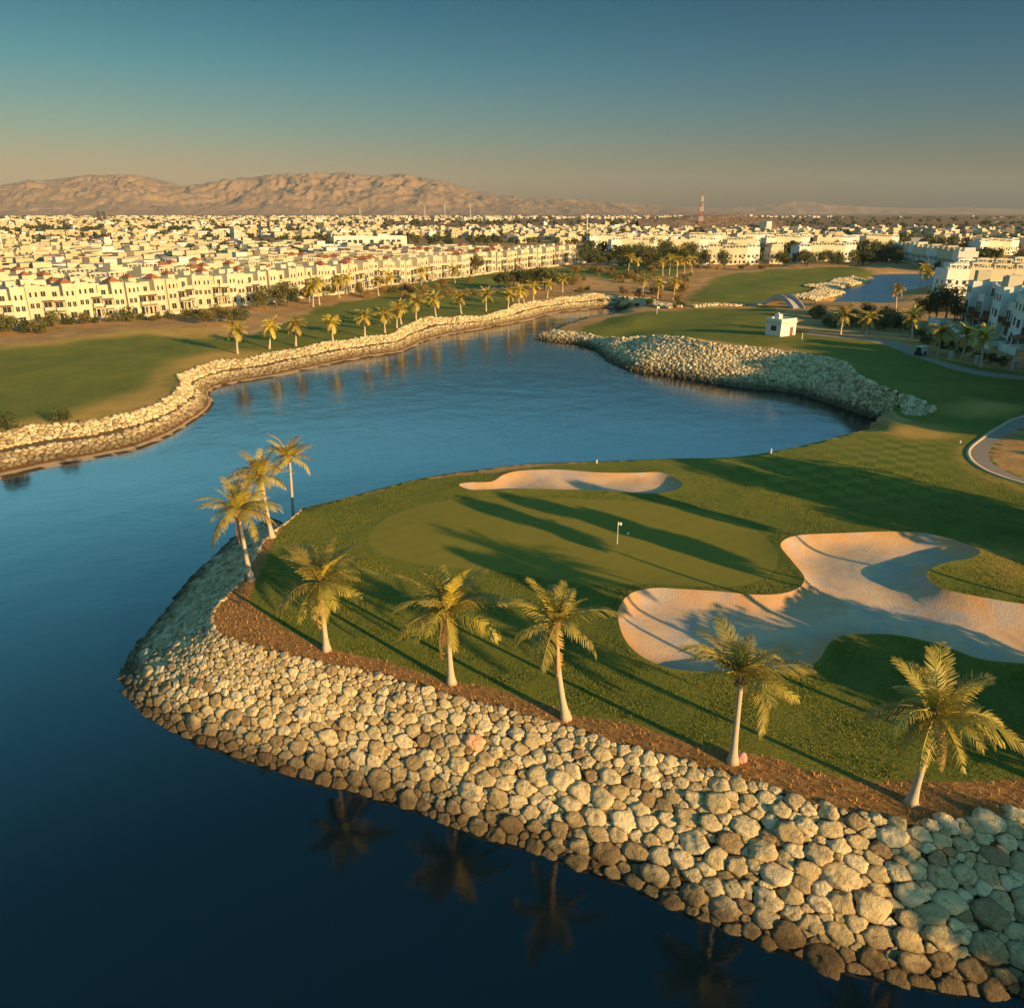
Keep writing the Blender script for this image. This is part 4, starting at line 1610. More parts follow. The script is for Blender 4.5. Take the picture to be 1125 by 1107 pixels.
# arched concrete footbridge over the channel
bx, by, bz = gat(846, 334, .5); ex, ey, ez = gat(878, 339, .5)
R = empty('footbridge', (bx, by, bz), math.atan2(ey-by, ex-bx))
tag(R, 'grey concrete humped footbridge over the channel left of the far pond', 'bridge')
Lb = math.hypot(ex-bx, ey-by)
b = MB(); rl = MB()
NB = 16
for i in range(NB):
    for j, (f0, f1) in enumerate([(i/NB, (i+1)/NB)]):
        x0, x1 = f0*Lb, f1*Lb
        z0, z1 = 3.2*math.sin(math.pi*f0), 3.2*math.sin(math.pi*f1)
        k = len(b.v)
        b.v += [(x0,-2,z0-.5),(x1,-2,z1-.5),(x1,2,z1-.5),(x0,2,z0-.5),(x0,-2,z0+.2),(x1,-2,z1+.2),(x1,2,z1+.2),(x0,2,z0+.2)]
        for q in ((0,3,2,1),(4,5,6,7),(0,1,5,4),(2,3,7,6)): b.face(tuple(k+t for t in q))
        for yy in (-2.0, 1.75):
            k = len(rl.v)
            rl.v += [(x0,yy,z0+.2),(x1,yy,z1+.2),(x1,yy+.25,z1+.2),(x0,yy+.25,z0+.2),(x0,yy,z0+1.2),(x1,yy,z1+1.2),(x1,yy+.25,z1+1.2),(x0,yy+.25,z0+1.2)]
            for q in ((4,5,6,7),(0,1,5,4),(2,3,7,6),(1,2,6,5),(3,0,4,7)): rl.face(tuple(k+t for t in q))
M['concrete'] = flat_mat('weathered_concrete', (.40, .35, .29), .9, .2, .8)
b.build('deck', M['concrete'], R); rl.build('railing', M['concrete'], R)
p = MB(); p.box(-.6, -2.1, -3, .8, 2.1, .2); p.box(Lb-.8, -2.1, -3, Lb+.6, 2.1, .2); p.build('abutment', M['concrete'], R)

# ------------------------------------------------------------------ masts and the tower
def lattice(name, base, H, w0, w1, mats, bands, label, cat):
    R = empty(name, base)
    tag(R, label, cat)
    for bi in range(bands):
        z0, z1 = H*bi/bands, H*(bi+1)/bands
        m = MB()
        for (cx, cy) in ((-1,-1),(1,-1),(1,1),(-1,1)):
            f0, f1 = w0+(w1-w0)*z0/H, w0+(w1-w0)*z1/H
            m.tube([(cx*f0, cy*f0, z0), (cx*f1, cy*f1, z1)], [.22, .22], 5)
        st = 2
        for q in range(st):
            za, zb = z0+(z1-z0)*q/st, z0+(z1-z0)*(q+1)/st
            fa, fb = w0+(w1-w0)*za/H, w0+(w1-w0)*zb/H
            for (c1, c2) in (((-1,-1),(1,-1)),((1,-1),(1,1)),((1,1),(-1,1)),((-1,1),(-1,-1))):
                m.tube([(c1[0]*fa,c1[1]*fa,za),(c2[0]*fb,c2[1]*fb,zb)], [.13,.13], 4)
                m.tube([(c2[0]*fa,c2[1]*fa,za),(c1[0]*fb,c1[1]*fb,zb)], [.13,.13], 4)
                m.tube([(c1[0]*fb,c1[1]*fb,zb),(c2[0]*fb,c2[1]*fb,zb)], [.13,.13], 4)
        m.build('lattice_section', mats[bi % 2], R)
    d = MB()
    for i in range(6):
        a = i * 1.05
        z = H * (.62 + .07 * (i % 5))
        d.tube([(math.cos(a)*1.9, math.sin(a)*1.9, z), (math.cos(a)*2.6, math.sin(a)*2.6, z)], [1.1, 1.1], 10)
    d.build('dish_antenna', M['steel'], R)
    t = MB(); t.tube([(0, 0, H), (0, 0, H*1.09)], [.3, .12], 6); t.build('spire', mats[0], R)
    return R


x, y = at(770, 239.5, 0)
sc_ = 1500 / y
TB_ = (x*sc_, 1500, 6)
_, _, ztop = at_depth(770, 207, 1500)
lattice('telecom_tower', TB_, (ztop - 6) / 1.09, 3.8, 1.1, [M['red'], M['steel']], 7, 'tall red and white lattice telecom tower on the horizon', 'tower')


def mast(px, py, ytop, label, head=True, r=.45):
    x, y = at(px, py, 0)
    _, _, zt = at_depth(px, ytop, y)
    R = empty('floodlight_mast', (x, y, 0))
    tag(R, label, 'mast')
    m = MB(); m.tube([(0, 0, -1), (0, 0, zt*.5), (0, 0, zt)], [r*1.3, r, r*.7], 8); m.build('pole', M['steel'], R, smooth_shade=True)
    h = MB()
    h.box(-2.2, -.3, zt-1.2, 2.2, .3, zt-.9); h.box(-2.2, -.3, zt, 2.2, .3, zt+.3)
    for i in range(4):
        h.box(-2.0+i*1.1, -.8, zt-.85, -1.3+i*1.1, -.35, zt-.1)
    h.build('lamp_head', M['steel'], R)


mast(7, 292, 234, 'tall white floodlight mast at the left edge of the photo')
mast(644.5, 262, 236, 'tall pale floodlight mast in the middle above the houses', r=.6)
for px_, yt, lab in ((467, 226, 'first'), (489, 224, 'second'), (517, 225, 'third'), (396, 229, 'leftmost')):
    x, y = at(px_, 243, 0)
    _, _, zt = at_depth(px_, yt, y)
    m = MB(); m.tube([(0, 0, -1), (0, 0, zt)], [1.1, .5], 6)
    for q in (.72, .86): m.box(-2.2, -.4, zt*q, 2.2, .4, zt*q+.6)
    o = m.build('pylon', M['steel'], None, (x, y, 0))
    tag(o, 'thin far pylon before the hills, ' + ('leftmost of the four' if lab == 'leftmost' else '%s to the right of the leftmost' % lab), 'pylon', 'pylons before the hills')

# two slim towers on the skyline
M['greyblock'] = flat_mat('grey_render', (.14, .13, .12), .8, .1, .3)
for i, px_ in enumerate((110, 116)):
    x, y = at(px_, 242, 0)
    m = MB(); m.box(-6, -6, 0, 6, 6, 34 + 6*i); m.box(-3, -3, 34 + 6*i + .02, 3, 3, 40 + 6*i)
    for fl in range(8): m.box(-6.3, -6.3, 3+fl*4, 6.3, -6.01, 5.6+fl*4, 1)
    o = m.build('tower_block', [M['greyblock'], M['glass']], None, (x, y, 0))
    tag(o, ('left' if i == 0 else 'right') + ' of the two grey tower blocks on the skyline below the hills', 'building', 'tower blocks on the skyline')
#@@SECTION4@@
# ------------------------------------------------------------------ trees, shrubs, far palms
def foliage_mat(name, a, b, c3):
    t = NT(name)
    oi = t.n('ShaderNodeObjectInfo')
    p = t.pos()
    c = t.mix(oi.outputs['Random'], a, b)
    c = t.mix(t.math('MULTIPLY', t.attr('tip'), .6), c, c3)
    d = t.n('ShaderNodeBsdfTranslucent'); t.put(d.inputs['Color'], c)
    t.done(c, .7, .2)
    mx = t.n('ShaderNodeMixShader'); mx.inputs[0].default_value = .2
    t.t.links.new(t.b.outputs[0], mx.inputs[1]); t.t.links.new(d.outputs[0], mx.inputs[2])
    t.t.links.new(mx.outputs[0], t.out.inputs[0])
    return t.m


M['leaf'] = foliage_mat('tree_foliage', (.07, .085, .022), (.11, .10, .028), (.16, .13, .04))
M['leaf_dark'] = foliage_mat('dark_tree_foliage', (.04, .06, .02), (.06, .075, .025), (.09, .09, .03))
M['leaf_dry'] = foliage_mat('dry_shrub_foliage', (.17, .12, .04), (.24, .15, .05), (.30, .19, .07))


def leaf_cloud(seed, w, h, z0, nlobe, nper, size, flat=.8):
    rg = np.random.default_rng(seed)
    V, F, T = [], [], []
    lob = []
    for i in range(nlobe):
        a = rg.uniform(0, 6.28); r = math.sqrt(rg.uniform(0, 1)) * w * .36
        z = z0 + (h - z0) * rg.uniform(.18, .86)
        f = 1 - .5 * abs((z - z0) / (h - z0) - .45)
        lob.append((math.cos(a)*r*f, math.sin(a)*r*f, z, w * rg.uniform(.16, .27)))
    for (x, y, z, R_) in lob:
        n = int(nper * rg.uniform(.7, 1.3))
        d = rg.normal(size=(n, 3)); d /= np.linalg.norm(d, axis=1)[:, None]
        rr = R_ * rg.uniform(.45, 1.12, n) ** .7
        P = np.array([x, y, z]) + d * rr[:, None] * np.array([1, 1, flat])
        for p, dd in zip(P, d):
            if p[2] < .05: continue
            nrm = dd + rg.normal(size=3) * .6; nrm /= np.linalg.norm(nrm)
            u = np.cross(nrm, rg.normal(size=3)); u /= np.linalg.norm(u); v = np.cross(nrm, u)
            sa, sb = size * rg.uniform(.6, 1.3), size * rg.uniform(.35, .8)
            k = len(V)
            V += [p - u*sa*.5, p + v*sb*.5, p + u*sa*.5, p - v*sb*.5]
            tt = rg.uniform(0, 1)
            T += [tt]*4
            F.append((k, k+1, k+2, k+3))
    return V, F, T


def tree_proto(seed, w, h, mat, bush=False, dens=1, z0=None):
    V, F, T = leaf_cloud(seed, w, h, (.1 if bush else h*.22) if z0 is None else z0, 11 if not bush else 8, 95*dens if not bush else 80, .62 if not bush else .45)
    crown = np_mesh('crown', np.array(V), F, mat, False, {'tip': T})
    rg = random.Random(seed)
    m = MB()
    hh = h * (.55 if not bush else .4) if z0 is None else z0 + 1.5
    m.tube([(0, 0, -.4), (.1, .05, hh*.4), (-.05, .1, hh*.75), (0, 0, hh)], [.28*h/8, .2*h/8, .15*h/8, .07], 7)
    for i in range(6 if z0 is None else 0):
        a = i * 1.05 + rg.uniform(-.3, .3); z = hh * rg.uniform(.35, .7)
        L = w * rg.uniform(.22, .36)
        m.tube([(0, .05, z), (math.cos(a)*L*.5, math.sin(a)*L*.5, z+h*.12), (math.cos(a)*L, math.sin(a)*L, z+h*.28)], [.09*h/8, .06*h/8, .02], 5)
    return crown, m.mesh('trunk', M['wood'], True)


TREES = {'round': [tree_proto(200+i, 8.0, 8.0, M['leaf']) for i in range(3)],
         'dark': [tree_proto(210+i, 8.5, 8.5, M['leaf_dark']) for i in range(3)],
         'bush': [tree_proto(220+i, 5.0, 3.2, M['leaf'], True) for i in range(3)],
         'darkbush': [tree_proto(225+i, 5.0, 3.2, M['leaf_dark'], True) for i in range(3)],
         'dense': [tree_proto(240+i, 8.5, 8.5, M['leaf_dark'], dens=3) for i in range(2)],
         'mop': [tree_proto(250+i, 6.0, 13.5, M['leaf_dark'], dens=3, z0=8.3) for i in range(2)],
         'dry': [tree_proto(230+i, 4.6, 2.8, M['leaf_dry'], True) for i in range(3)]}
BASEH = {'round': 8.0, 'dark': 8.5, 'dense': 8.5, 'mop': 13.5, 'bush': 3.2, 'darkbush': 3.2, 'dry': 2.8}
tree_rng = random.Random(99)


def tree(kind, x, y, h, label, group, wf=1.0, z=None):
    crown, trunk = TREES[kind][tree_rng.randint(0, len(TREES[kind]) - 1)]
    nm = {'round': 'leafy_tree', 'dark': 'leafy_tree', 'dense': 'leafy_tree', 'mop': 'leafy_tree', 'bush': 'shrub', 'darkbush': 'shrub', 'dry': 'dry_shrub'}[kind]
    R = empty(nm, (x, y, hz(x, y) if z is None else z), tree_rng.uniform(0, 6.28))
    k = h / BASEH[kind]
    R.scale = (k*wf, k*wf, k)
    link_mesh('crown', crown, R); link_mesh('trunk', trunk, R)
    tag(R, label, 'tree' if kind in ('round', 'dark', 'dense', 'mop') else 'shrub', group)
    return R


def trees(items, label, group):
    """items: (px, py, height, kind[, width factor]); labelled from left to right"""
    for k, it in enumerate(sorted(items)):
        x, y, z = gat(it[0], it[1])
        tree(it[3], x, y, it[2], label % nth(k), group, it[4] if len(it) > 4 else 1.0, z - .1)


B, D_, R_, Y_, DK = 'bush', 'darkbush', 'round', 'dry', 'dark'
trees([(-6,366,4.5,B),(12,365,5,B,1.2),(30,366,3.4,D_),(44,366,4,B),(60,359,4.6,B),(76,357,3.4,D_),(92,357,4,B),(108,355,2.4,D_),(124,354,3,B),(139,353,4.4,B,1.1),(156,351,2.4,D_),(172,352,2.6,B),(186,350,3,D_),(204,349,3,B),(214,352,3.4,D_)],
      'green shrub before the garden walls of the left terrace, %s from the left', 'shrubs before the left terrace')
trees([(226,357,4.8,R_,1.2),(238,355,5.4,R_),(250,355,4.5,R_),(264,352,4.4,D_),(282,341,6,R_),(292,339,7.5,R_),(304,338,8,R_),(316,337,8.5,R_),(327,337,7,DK),(338,333,6,R_),(396,325,5,R_),(362,330,6,R_)],
      'bushy tree between left fairway and cream terrace, %s from the left', 'bushy trees before the left terrace')
trees([(525,301,9.5,R_,.9),(548,315,6,R_),(556,319,8,R_),(564,317,9,DK),(572,318,8,R_),(580,320,9,DK),(589,318,9,R_),(598,319,9.5,R_),(607,320,8,R_),(616,318,7,R_),(624,314,6,R_)],
      'dense tree in the clump at the head of the lake, %s from the left', 'clump at the head of the lake')
cl = random.Random(5)
trees([(cl.uniform(676, 800), cl.uniform(284, 297), cl.uniform(8, 12), cl.choice([R_, DK, R_])) for _ in range(30)],
      'tree in the dark grove left of the white houses, %s from the left', 'dark grove in the middle distance')
trees([(638,291,10,DK),(647,293,9,DK),(658,294,8,R_),(652,290,9,DK),(668,291,8,R_)], 'tree at the right end of the front terrace, %s from the left', 'trees at the end of the front terrace')
trees([(cl.uniform(852, 950), cl.uniform(287, 294), cl.uniform(6, 9), cl.choice([R_, R_, DK])) for _ in range(20)],
      'tree in the belt above the pond before white houses, %s from the left', 'tree belt above the pond')
trees([(cl.uniform(945, 985), cl.uniform(283, 291), cl.uniform(8, 11), DK) for _ in range(7)], 'dark tree at the far corner of the pond, %s from the left', 'dark trees at the pond corner')
trees([(cl.uniform(800, 1125), cl.uniform(272, 280), cl.uniform(7, 11), cl.choice([DK, R_])) for _ in range(26)], 'tree among the right hand rows behind the pond, %s from the left', 'trees among the right hand rows')
trees([(1020,352,8,DK,1.0),(1028,353,10,DK,1.15),(1038,354,9.5,DK,1.1),(1012,350,6,DK),(1048,356,7,DK)], 'dark shaded tree before the near right terrace, %s from the left', 'dark trees before the right terrace')
trees([(1052,296,7,DK),(1030,297,5,DK),(1010,295,5,R_),(1062,298,5,DK),(1100,296,6,R_),(1110,270,8,DK),(1090,268,8,DK),(1118,292,9,DK)], 'tree at the foot of the far pond terrace, %s from the left', 'trees at the far pond terrace')
trees([(cl.uniform(892, 985), cl.uniform(345, 367), cl.uniform(2, 4.5), cl.choice([D_, D_, Y_, B])) for _ in range(26)], 'shaded scrub bush on the bare ground right of the pump house, %s from the left', 'scrub right of the pump house')
trees([(998,366,3,D_),(1008,372,2.6,D_),(1018,378,2.8,D_),(1030,383,2.4,D_),(1042,388,2.6,D_),(1058,392,2.4,D_),(1075,396,2.4,D_),(1088,400,2.2,D_),(1100,403,2.2,D_),(985,355,3,D_),(990,360,2.6,D_)], 'dark hedge shrub along the white garden wall, %s from the left', 'hedge along the garden wall')
trees([(cl.uniform(630, 760), cl.uniform(298, 330), cl.uniform(1.6, 4), cl.choice([Y_, Y_, B])) for _ in range(44)], 'golden scrub bush on the dry ground past the lake head, %s from the left', 'golden scrub past the lake head')
trees([(cl.uniform(690, 765), cl.uniform(335, 339), cl.uniform(1.6, 3), D_) for _ in range(8)], 'dark bush along the narrow channel, %s from the left', 'bushes along the channel')
trees([(cl.uniform(385, 520), cl.uniform(309, 330), cl.uniform(1.5, 3.6), cl.choice([Y_, Y_, B])) for _ in range(26)], 'dry shrub on the rough before the left terrace, %s from the left', 'dry shrubs on the rough')
trees([(68,465,2.6,D_),(8,473,3,D_)], 'dark round bush at the edge of the left bank, %s from the left', 'bushes on the left bank')
trees([(cl.uniform(760, 850), cl.uniform(290, 297), cl.uniform(1.5, 3), cl.choice([Y_, B])) for _ in range(12)], 'low scrub before the white houses left of the pond, %s from the left', 'low scrub left of the pond')
# tall trees beyond the right edge; their long shadows reach across the fairway and the bunker
for i, (X, Y, h, wf) in enumerate([(61.5, 61, 12, 1.0), (70, 58, 12, 1.1), (66, 50, 10.5, 1.1), (47, 26, 8.5, 1.3), (54, 29, 9, 1.2), (60, -3, 12.5, .9), (42.5, 31, 7.5, 1.25), (48, 34, 8, 1.2),
                                   (104, 128, 14, 1.1), (106, 114, 15, 1.1), (103, 101, 14, 1.1), (106, 88, 14, 1.0), (102, 139, 12, 1.1), (112, 78, 14, 1.0), (97, 92, 12, 1.0), (99, 120, 13, 1.1), (98, 109, 13, 1.1), (108, 121, 16, 1.1), (100, 134, 13, 1.1), (105, 146, 12, 1.0)]):
    tree('dense', X, Y, h, 'tall dark tree beyond the right edge of the photo', 'tall trees beyond the right edge', wf)


for X, Y, h in ((42.6, 42, 13.5), (36.5, 41.5, 13.2), (33.5, 31.5, 13.0), (48.5, 38.5, 13.5), (52, 47, 13)):
    tree('mop', X, Y, h, 'tall bare stemmed tree beyond the right edge of the photo', 'tall bare stemmed trees beyond the right edge', .62)


# palms too far off to show single leaflets: trunk and crown
def far_crown(seed, n=17, L=3.6):
    rg = random.Random(seed)
    V, F, T = [], [], []
    k = 0.0
    for i in range(n):
        k += 2.39996
        el_ = rad(rg.uniform(55, 82)) if i < n*.3 else (rad(rg.uniform(8, 50)) if i < n*.75 else rad(rg.uniform(-50, 0)))
        Lf = L * rg.uniform(.8, 1.1); bend = rg.uniform(.8, 1.5)
        p = Vector((0, 0, .1)); th = el_
        prev = None
        dirh = Vector((math.cos(k), math.sin(k), 0)); side = Vector((-math.sin(k), math.cos(k), 0))
        N = 7
        for j in range(N + 1):
            s = j / N
            wd = .62 * math.sin(math.pi * min(1, .18 + .8*s)) + .03
            drop = Vector((0, 0, -wd * .55))
            row = (p + side*wd + drop, p + Vector((0, 0, .05)), p - side*wd + drop)
            kk = len(V)
            V += [tuple(v) for v in row]; T += [s]*3
            if j:
                # leave slits between leaflets
                q = .82
                F.append((kk-3, kk-2, kk+1, kk)); F.append((kk-2, kk-1, kk+2, kk+1))
            th = el_ - bend * s ** 1.2 * 1.25
            p = p + (dirh * math.cos(th) + Vector((0, 0, math.sin(th)))) * (Lf / N)
    return np_mesh('crown', np.array(V), F, M['frond'], False, {'tip': T})


def leafy_far_crown(seed):
    """fronds of separate leaflet blades, for palms in the middle distance"""
    rg = random.Random(seed)
    V, F, T = [], [], []
    k = 0.0
    n = 20
    for i in range(n):
        k += 2.39996
        el_ = rad(rg.uniform(55, 82)) if i < n*.3 else (rad(rg.uniform(8, 50)) if i < n*.75 else rad(rg.uniform(-55, 0)))
        Lf = 3.9 * rg.uniform(.8, 1.1); bend = rg.uniform(.8, 1.5)
        p = Vector((0, 0, .1)); th = el_
        dirh = Vector((math.cos(k), math.sin(k), 0)); side = Vector((-math.sin(k), math.cos(k), 0))
        N = 13
        for j in range(N):
            s = (j + 1) / N
            d = dirh * math.cos(th) + Vector((0, 0, math.sin(th)))
            q = p + d * (Lf / N)
            for sd in (1, -1):
                ll = .95 * math.sin(math.pi * min(1, .2 + .76*s)) ** .7
                tip = p + side*sd*ll*.75 + d*ll*.5 + Vector((0, 0, -ll*rg.uniform(.15, .6)))
                kk = len(V)
                V += [tuple(p), tuple(q), tuple(tip + d*.10), tuple(tip - d*.08)]; T += [s*.4, s*.4, 1, 1]
                F.append((kk, kk+1, kk+2, kk+3))
            p = q
            th = el_ - bend * s ** 1.2 * 1.25
    return np_mesh('crown', np.array(V), F, M['frond'], False, {'tip': T})


FCR = [leafy_far_crown(300+i) for i in range(4)]
FTR = []
for i in range(4):
    rg = random.Random(310+i)
    m = MB(); lx, ly = rg.uniform(-.9, 1.1), rg.uniform(-.7, .7)
    pts_ = [(lx*(1-(1-t)**1.7), ly*t, t) for t in [0, .1, .25, .4, .55, .7, .85, 1]]
    m.tube([(a, b, c*5 - (.3 if c == 0 else 0)) for a, b, c in pts_], [.42, .3, .24, .21, .19, .18, .18, .2], 8)
    FTR.append((m.mesh('trunk', M['bark'], True), (lx, ly, 5.0)))


def far_palms(items, label, group, hdef=5.2):
    for k, it in enumerate(sorted(items)):
        x, y, z = gat(it[0], it[1])
        h = (it[2] if len(it) > 2 else hdef) * tree_rng.uniform(.92, 1.1)
        i = tree_rng.randint(0, 3)
        R = empty('palm_tree', (x, y, z), tree_rng.uniform(0, 6.28))
        tag(R, label % nth(k), 'palm tree', group)
        sc = h / 5.0
        t = link_mesh('trunk', FTR[i][0], R); t.scale = (1, 1, sc)
        c = link_mesh('crown', FCR[tree_rng.randint(0, 3)], R, (FTR[i][1][0], FTR[i][1][1], h))
        c.rotation_euler = (0, 0, tree_rng.uniform(0, 6.28)); c.scale = (tree_rng.uniform(.85, 1.05),)*3


far_palms([(261,389),(296,384),(325,380.5),(366,377),(401,372.5),(423,366),(436,361),(441,357),(457,352),(479,349.5),(507,346.5),(534,343.5),(558,341),(570,337.5),(576,336),(586,330),(601,328),(618,322)],
          'palm along the top of the left bank, %s from the left', 'palms along the left bank', 5.3)
far_palms([(344,337,7),(351,335,7.5),(373,327,7),(341,334,6),(416,325,6),(430,320,6),(463,314,6),(500,311,6),(381,323,6)], 'taller palm on the rough before the left terrace, %s from the left', 'palms before the left terrace')
far_palms([(706,325,6),(722,328,6),(739,329,6.5),(752,303,8),(735,302,8),(744,305,8),(728,304,7),(760,301,7),(700,302,7),(690,299,7)], 'palm on the dry ground past the lake head, %s from the left', 'palms past the lake head')
far_palms([(984,342,7),(1010,318,8),(1018,319,7),(1002,372,5),(1030,391,5.2),(1056,394,5),(1078,404,5.5),(950,371,5),(923,368,5)], 'shaded palm beside the near right terrace, %s from the left', 'palms beside the right terrace')
far_palms([(cl.uniform(690, 800), cl.uniform(280, 292), 10) for _ in range(8)], 'palm standing in the dark grove, %s from the left', 'palms in the grove')

# ------------------------------------------------------------------ small things of the course
fx, fy, fz = gat(678, 597)
R = empty('flagstick', (fx, fy, fz)); tag(R, 'white flagstick standing in the hole on the near green', 'flag')
m = MB(); m.tube([(0, 0, -.1), (0, 0, 2.25)], [.035, .03], 6); m.build('pole', M['white'], R)
m = MB(); k = 0
for i in range(6):
    x0, x1 = .02 + i*.055, .02 + (i+1)*.055
    y0, y1 = .05*math.sin(i*1.1), .05*math.sin((i+1)*1.1)
    m.box(x0, min(y0, y1)-.012, 1.92, x1, max(y0, y1)+.012, 2.2)
m.build('flag', M['white'], R)
m = MB(); m.tube([(0, 0, -.12), (0, 0, .012)], [.09, .09], 12); m.build('cup', M['white'], R)
M['ball'] = flat_mat('white_ball', (.75, .75, .72), .4, .02, 5)
V_, F_ = ICO[2]
bx, by, bz = gat(690, 587)
o = link_mesh('golf_ball', np_mesh('golf_ball', V_*.11, F_, M['ball'], True), None, (bx, by, bz+.1)); tag(o, 'white ball lying on the green just right of the flagstick', 'ball')
fx, fy, fz = gat(721.5, 345, .3)
R = empty('flagstick', (fx, fy, fz)); tag(R, 'tiny far flagstick on the green across the lake', 'flag')
m = MB(); m.tube([(0, 0, -.1), (0, 0, 2.4)], [.09, .08], 6); m.build('pole', M['white'], R)
m = MB(); m.box(.05, -.02, 1.7, .8, .02, 2.35); m.build('flag', M['white'], R)
for (px_, py_, hh, lab) in ((847, 497.5, .62, 'white marker post on the grass edge right of the long bunker'), (655.5, 508.5, .45, 'short white marker post above the long bunker by the water'),
                            (508, 517.5, .4, 'short white marker post left of the long bunker by the water'), (1055, 486, .35, 'white marker post on the mown fairway near the cart path'),
                            (881, 372.5, 1.6, 'white post beside the pump house')):
    x, y, z = gat(px_, py_)
    m = MB(); m.tube([(0, 0, -.1), (0, 0, hh*.8), (0, 0, hh)], [.09, .09, .04], 8); m.box(-.13, -.13, -.1, .13, .13, .03)
    o = m.build('marker_post', M['white'], None, (x, y, z)); tag(o, lab, 'post', 'white marker posts on the course')
for k, (px_, py_) in enumerate(((1018, 388), (1044, 393.5), (1073, 399), (1113, 406))):
    x, y, z = gat(px_, py_)
    m = MB(); m.box(-.35, -.3, -.2, .35, .3, 1.5); m.box(-.45, -.4, 1.502, .45, .4, 1.65)
    o = m.build('marker_pillar', M['concrete'], None, (x, y, z)); tag(o, 'pale stone pillar beside the far cart path, %s from the left' % nth(k), 'pillar', 'pillars beside the far cart path')
# pinkish stone by the trunk
V_, F_ = ICO[3]
x, y, z = gat(815, 836)
rg = np.random.default_rng(4); nz = 1 + .18*np.sin(V_ @ rg.normal(size=(3, 5))*2.2 + rg.uniform(0, 6, 5)).sum(1)*.4
M['pink'] = flat_mat('pink_stone', (.50, .25, .20), .9, .15, 4)
o = link_mesh('stone', np_mesh('stone', V_*nz[:, None]*np.array([.28, .24, .34]), F_, M['pink'], True), None, (x, y, z+.2)); tag(o, 'small pinkish stone at the foot of the broad crowned palm', 'stone')
# low curbed bunker of the far green
far_b = smooth(poly([(703,345),(716,346.5),(730,346),(742,344.5),(733,343),(718,344.5)], .5), 2, True)

# dry straw standing in the mulch bed
rg = np.random.default_rng(61)
x0_, y0_ = MULCH.min(0); x1_, y1_ = MULCH.max(0)
Q = np.column_stack([rg.uniform(x0_, 60, 60000), rg.uniform(20, y1_, 60000)])
Q = Q[inside(Q, MULCH)]
Q = Q[in_frame(np.column_stack([Q, np.zeros(len(Q))]), 30)[0]][:16000]
zq = gz(Q)
n = len(Q)
az = rg.uniform(0, 6.28, n); hh = rg.uniform(.06, .24, n); ln = rg.normal(size=(n, 2)) * .10
base = np.column_stack([Q, zq])
sd = np.column_stack([np.cos(az), np.sin(az), np.zeros(n)]) * .045
tipv = base + np.column_stack([ln, hh])
V = np.stack([base - sd - [0, 0, .02], base + sd - [0, 0, .02], tipv], 1).reshape(-1, 3)
t = NT('straw'); M['straw'] = t.done(t.mix(t.noise(1.5, 4, .6, t.pos()), (.22, .10, .035), (.50, .27, .10)), .9, .1)
tag(link_mesh('dry_straw', np_mesh('dry_straw', V, np.arange(3*n).reshape(-1, 3), M['straw'])), 'dry straw standing in the brown mulch along the near bank', 'straw', kind='stuff')

# longer grass of the near rough
rg = np.random.default_rng(63)
Q = np.column_stack([rg.uniform(-30, 58, 420000), rg.uniform(30, 92, 420000)])
Q = Q[rg.uniform(size=len(Q)) < np.clip((52.0 / Q[:, 1]) ** 2.2, 0, 1)]
Q = Q[in_frame(np.column_stack([Q, np.zeros(len(Q))]), 10)[0]]
LAWN1 = np.vstack([MULCH_IN[:-12], [[60, 60]], LIP[::-1] - [0, 1.0]])
for P_ in (GREEN, BUNK_A, BUNK_B, MULCH):
    Q = Q[sdist(Q, P_) < -.25]
Q = Q[inside(Q, np.vstack([NTp, [[48, 32], [60, 32], [60, 100]], lip_s]))]
Q = Q[:110000]
n = len(Q); zq = gz(Q)
pt = np.sin(Q[:, 0]*.9 + 1.7*np.sin(Q[:, 1]*.5)) * np.sin(Q[:, 1]*.8 + np.sin(Q[:, 0]*.37))
az = rg.uniform(0, 6.28, n); hh = rg.uniform(.03, .08, n) * (1 + .7*np.clip(pt, -.6, 1)); ln = rg.normal(size=(n, 2)) * .06
base = np.column_stack([Q, zq]); sd = np.column_stack([np.cos(az), np.sin(az), np.zeros(n)]) * .05
V = np.stack([base - sd - [0, 0, .02], base + sd - [0, 0, .02], base + np.column_stack([ln, hh])], 1).reshape(-1, 3)
t = NT('rough_grass'); gc, _, _ = grass_color(t); M['rough'] = t.done(gc, .8, .15)
tag(link_mesh('rough_grass', np_mesh('rough_grass', V, np.arange(3*n).reshape(-1, 3), M['rough'])), 'longer grass of the rough between mulch and green', 'grass', kind='stuff')
print('grass', n)

# golf cart on the far path
cx_, cy_, cz_ = gat(1010.5, 390.5)
R = empty('golf_cart', (cx_, cy_, cz_ + .02), rad(-150)); tag(R, 'small golf cart with a white roof parked on the far path', 'golf cart')
m = MB(); m.box(-1.2, -.6, .28, 1.2, .6, .55); m.box(.55, -.58, .552, 1.2, .58, .95); m.box(-1.2, -.58, .552, -.5, .58, .9); m.build('body', M['dark'], R)
m = MB(); m.box(-.45, -.55, .56, .1, .55, .82); m.box(-.6, -.55, .905, -.47, .55, 1.35); m.build('seat', M['white'], R)
m = MB(); m.box(-1.15, -.68, 1.92, .95, .68, 2.02); m.build('roof', M['white'], R)
for sx_, sy_ in ((-1.05, -.55), (-1.05, .55), (.7, -.55), (.7, .55)):
    m = MB(); m.tube([(sx_, sy_, .9), (sx_*.95, sy_, 1.93)], [.03, .03], 6); m.build('roof_post', M['steel'], R)
for sx_ in (-.8, .8):
    for sy_ in (-.6, .6):
        m = MB(); m.tube([(sx_, sy_-.1, .25), (sx_, sy_+.1, .25)], [.26, .26], 14); m.build('wheel', M['dark'], R)
m = MB(); m.box(.72, -.52, .96, .76, .52, 1.8); m.build('windscreen', M['glass'], R)
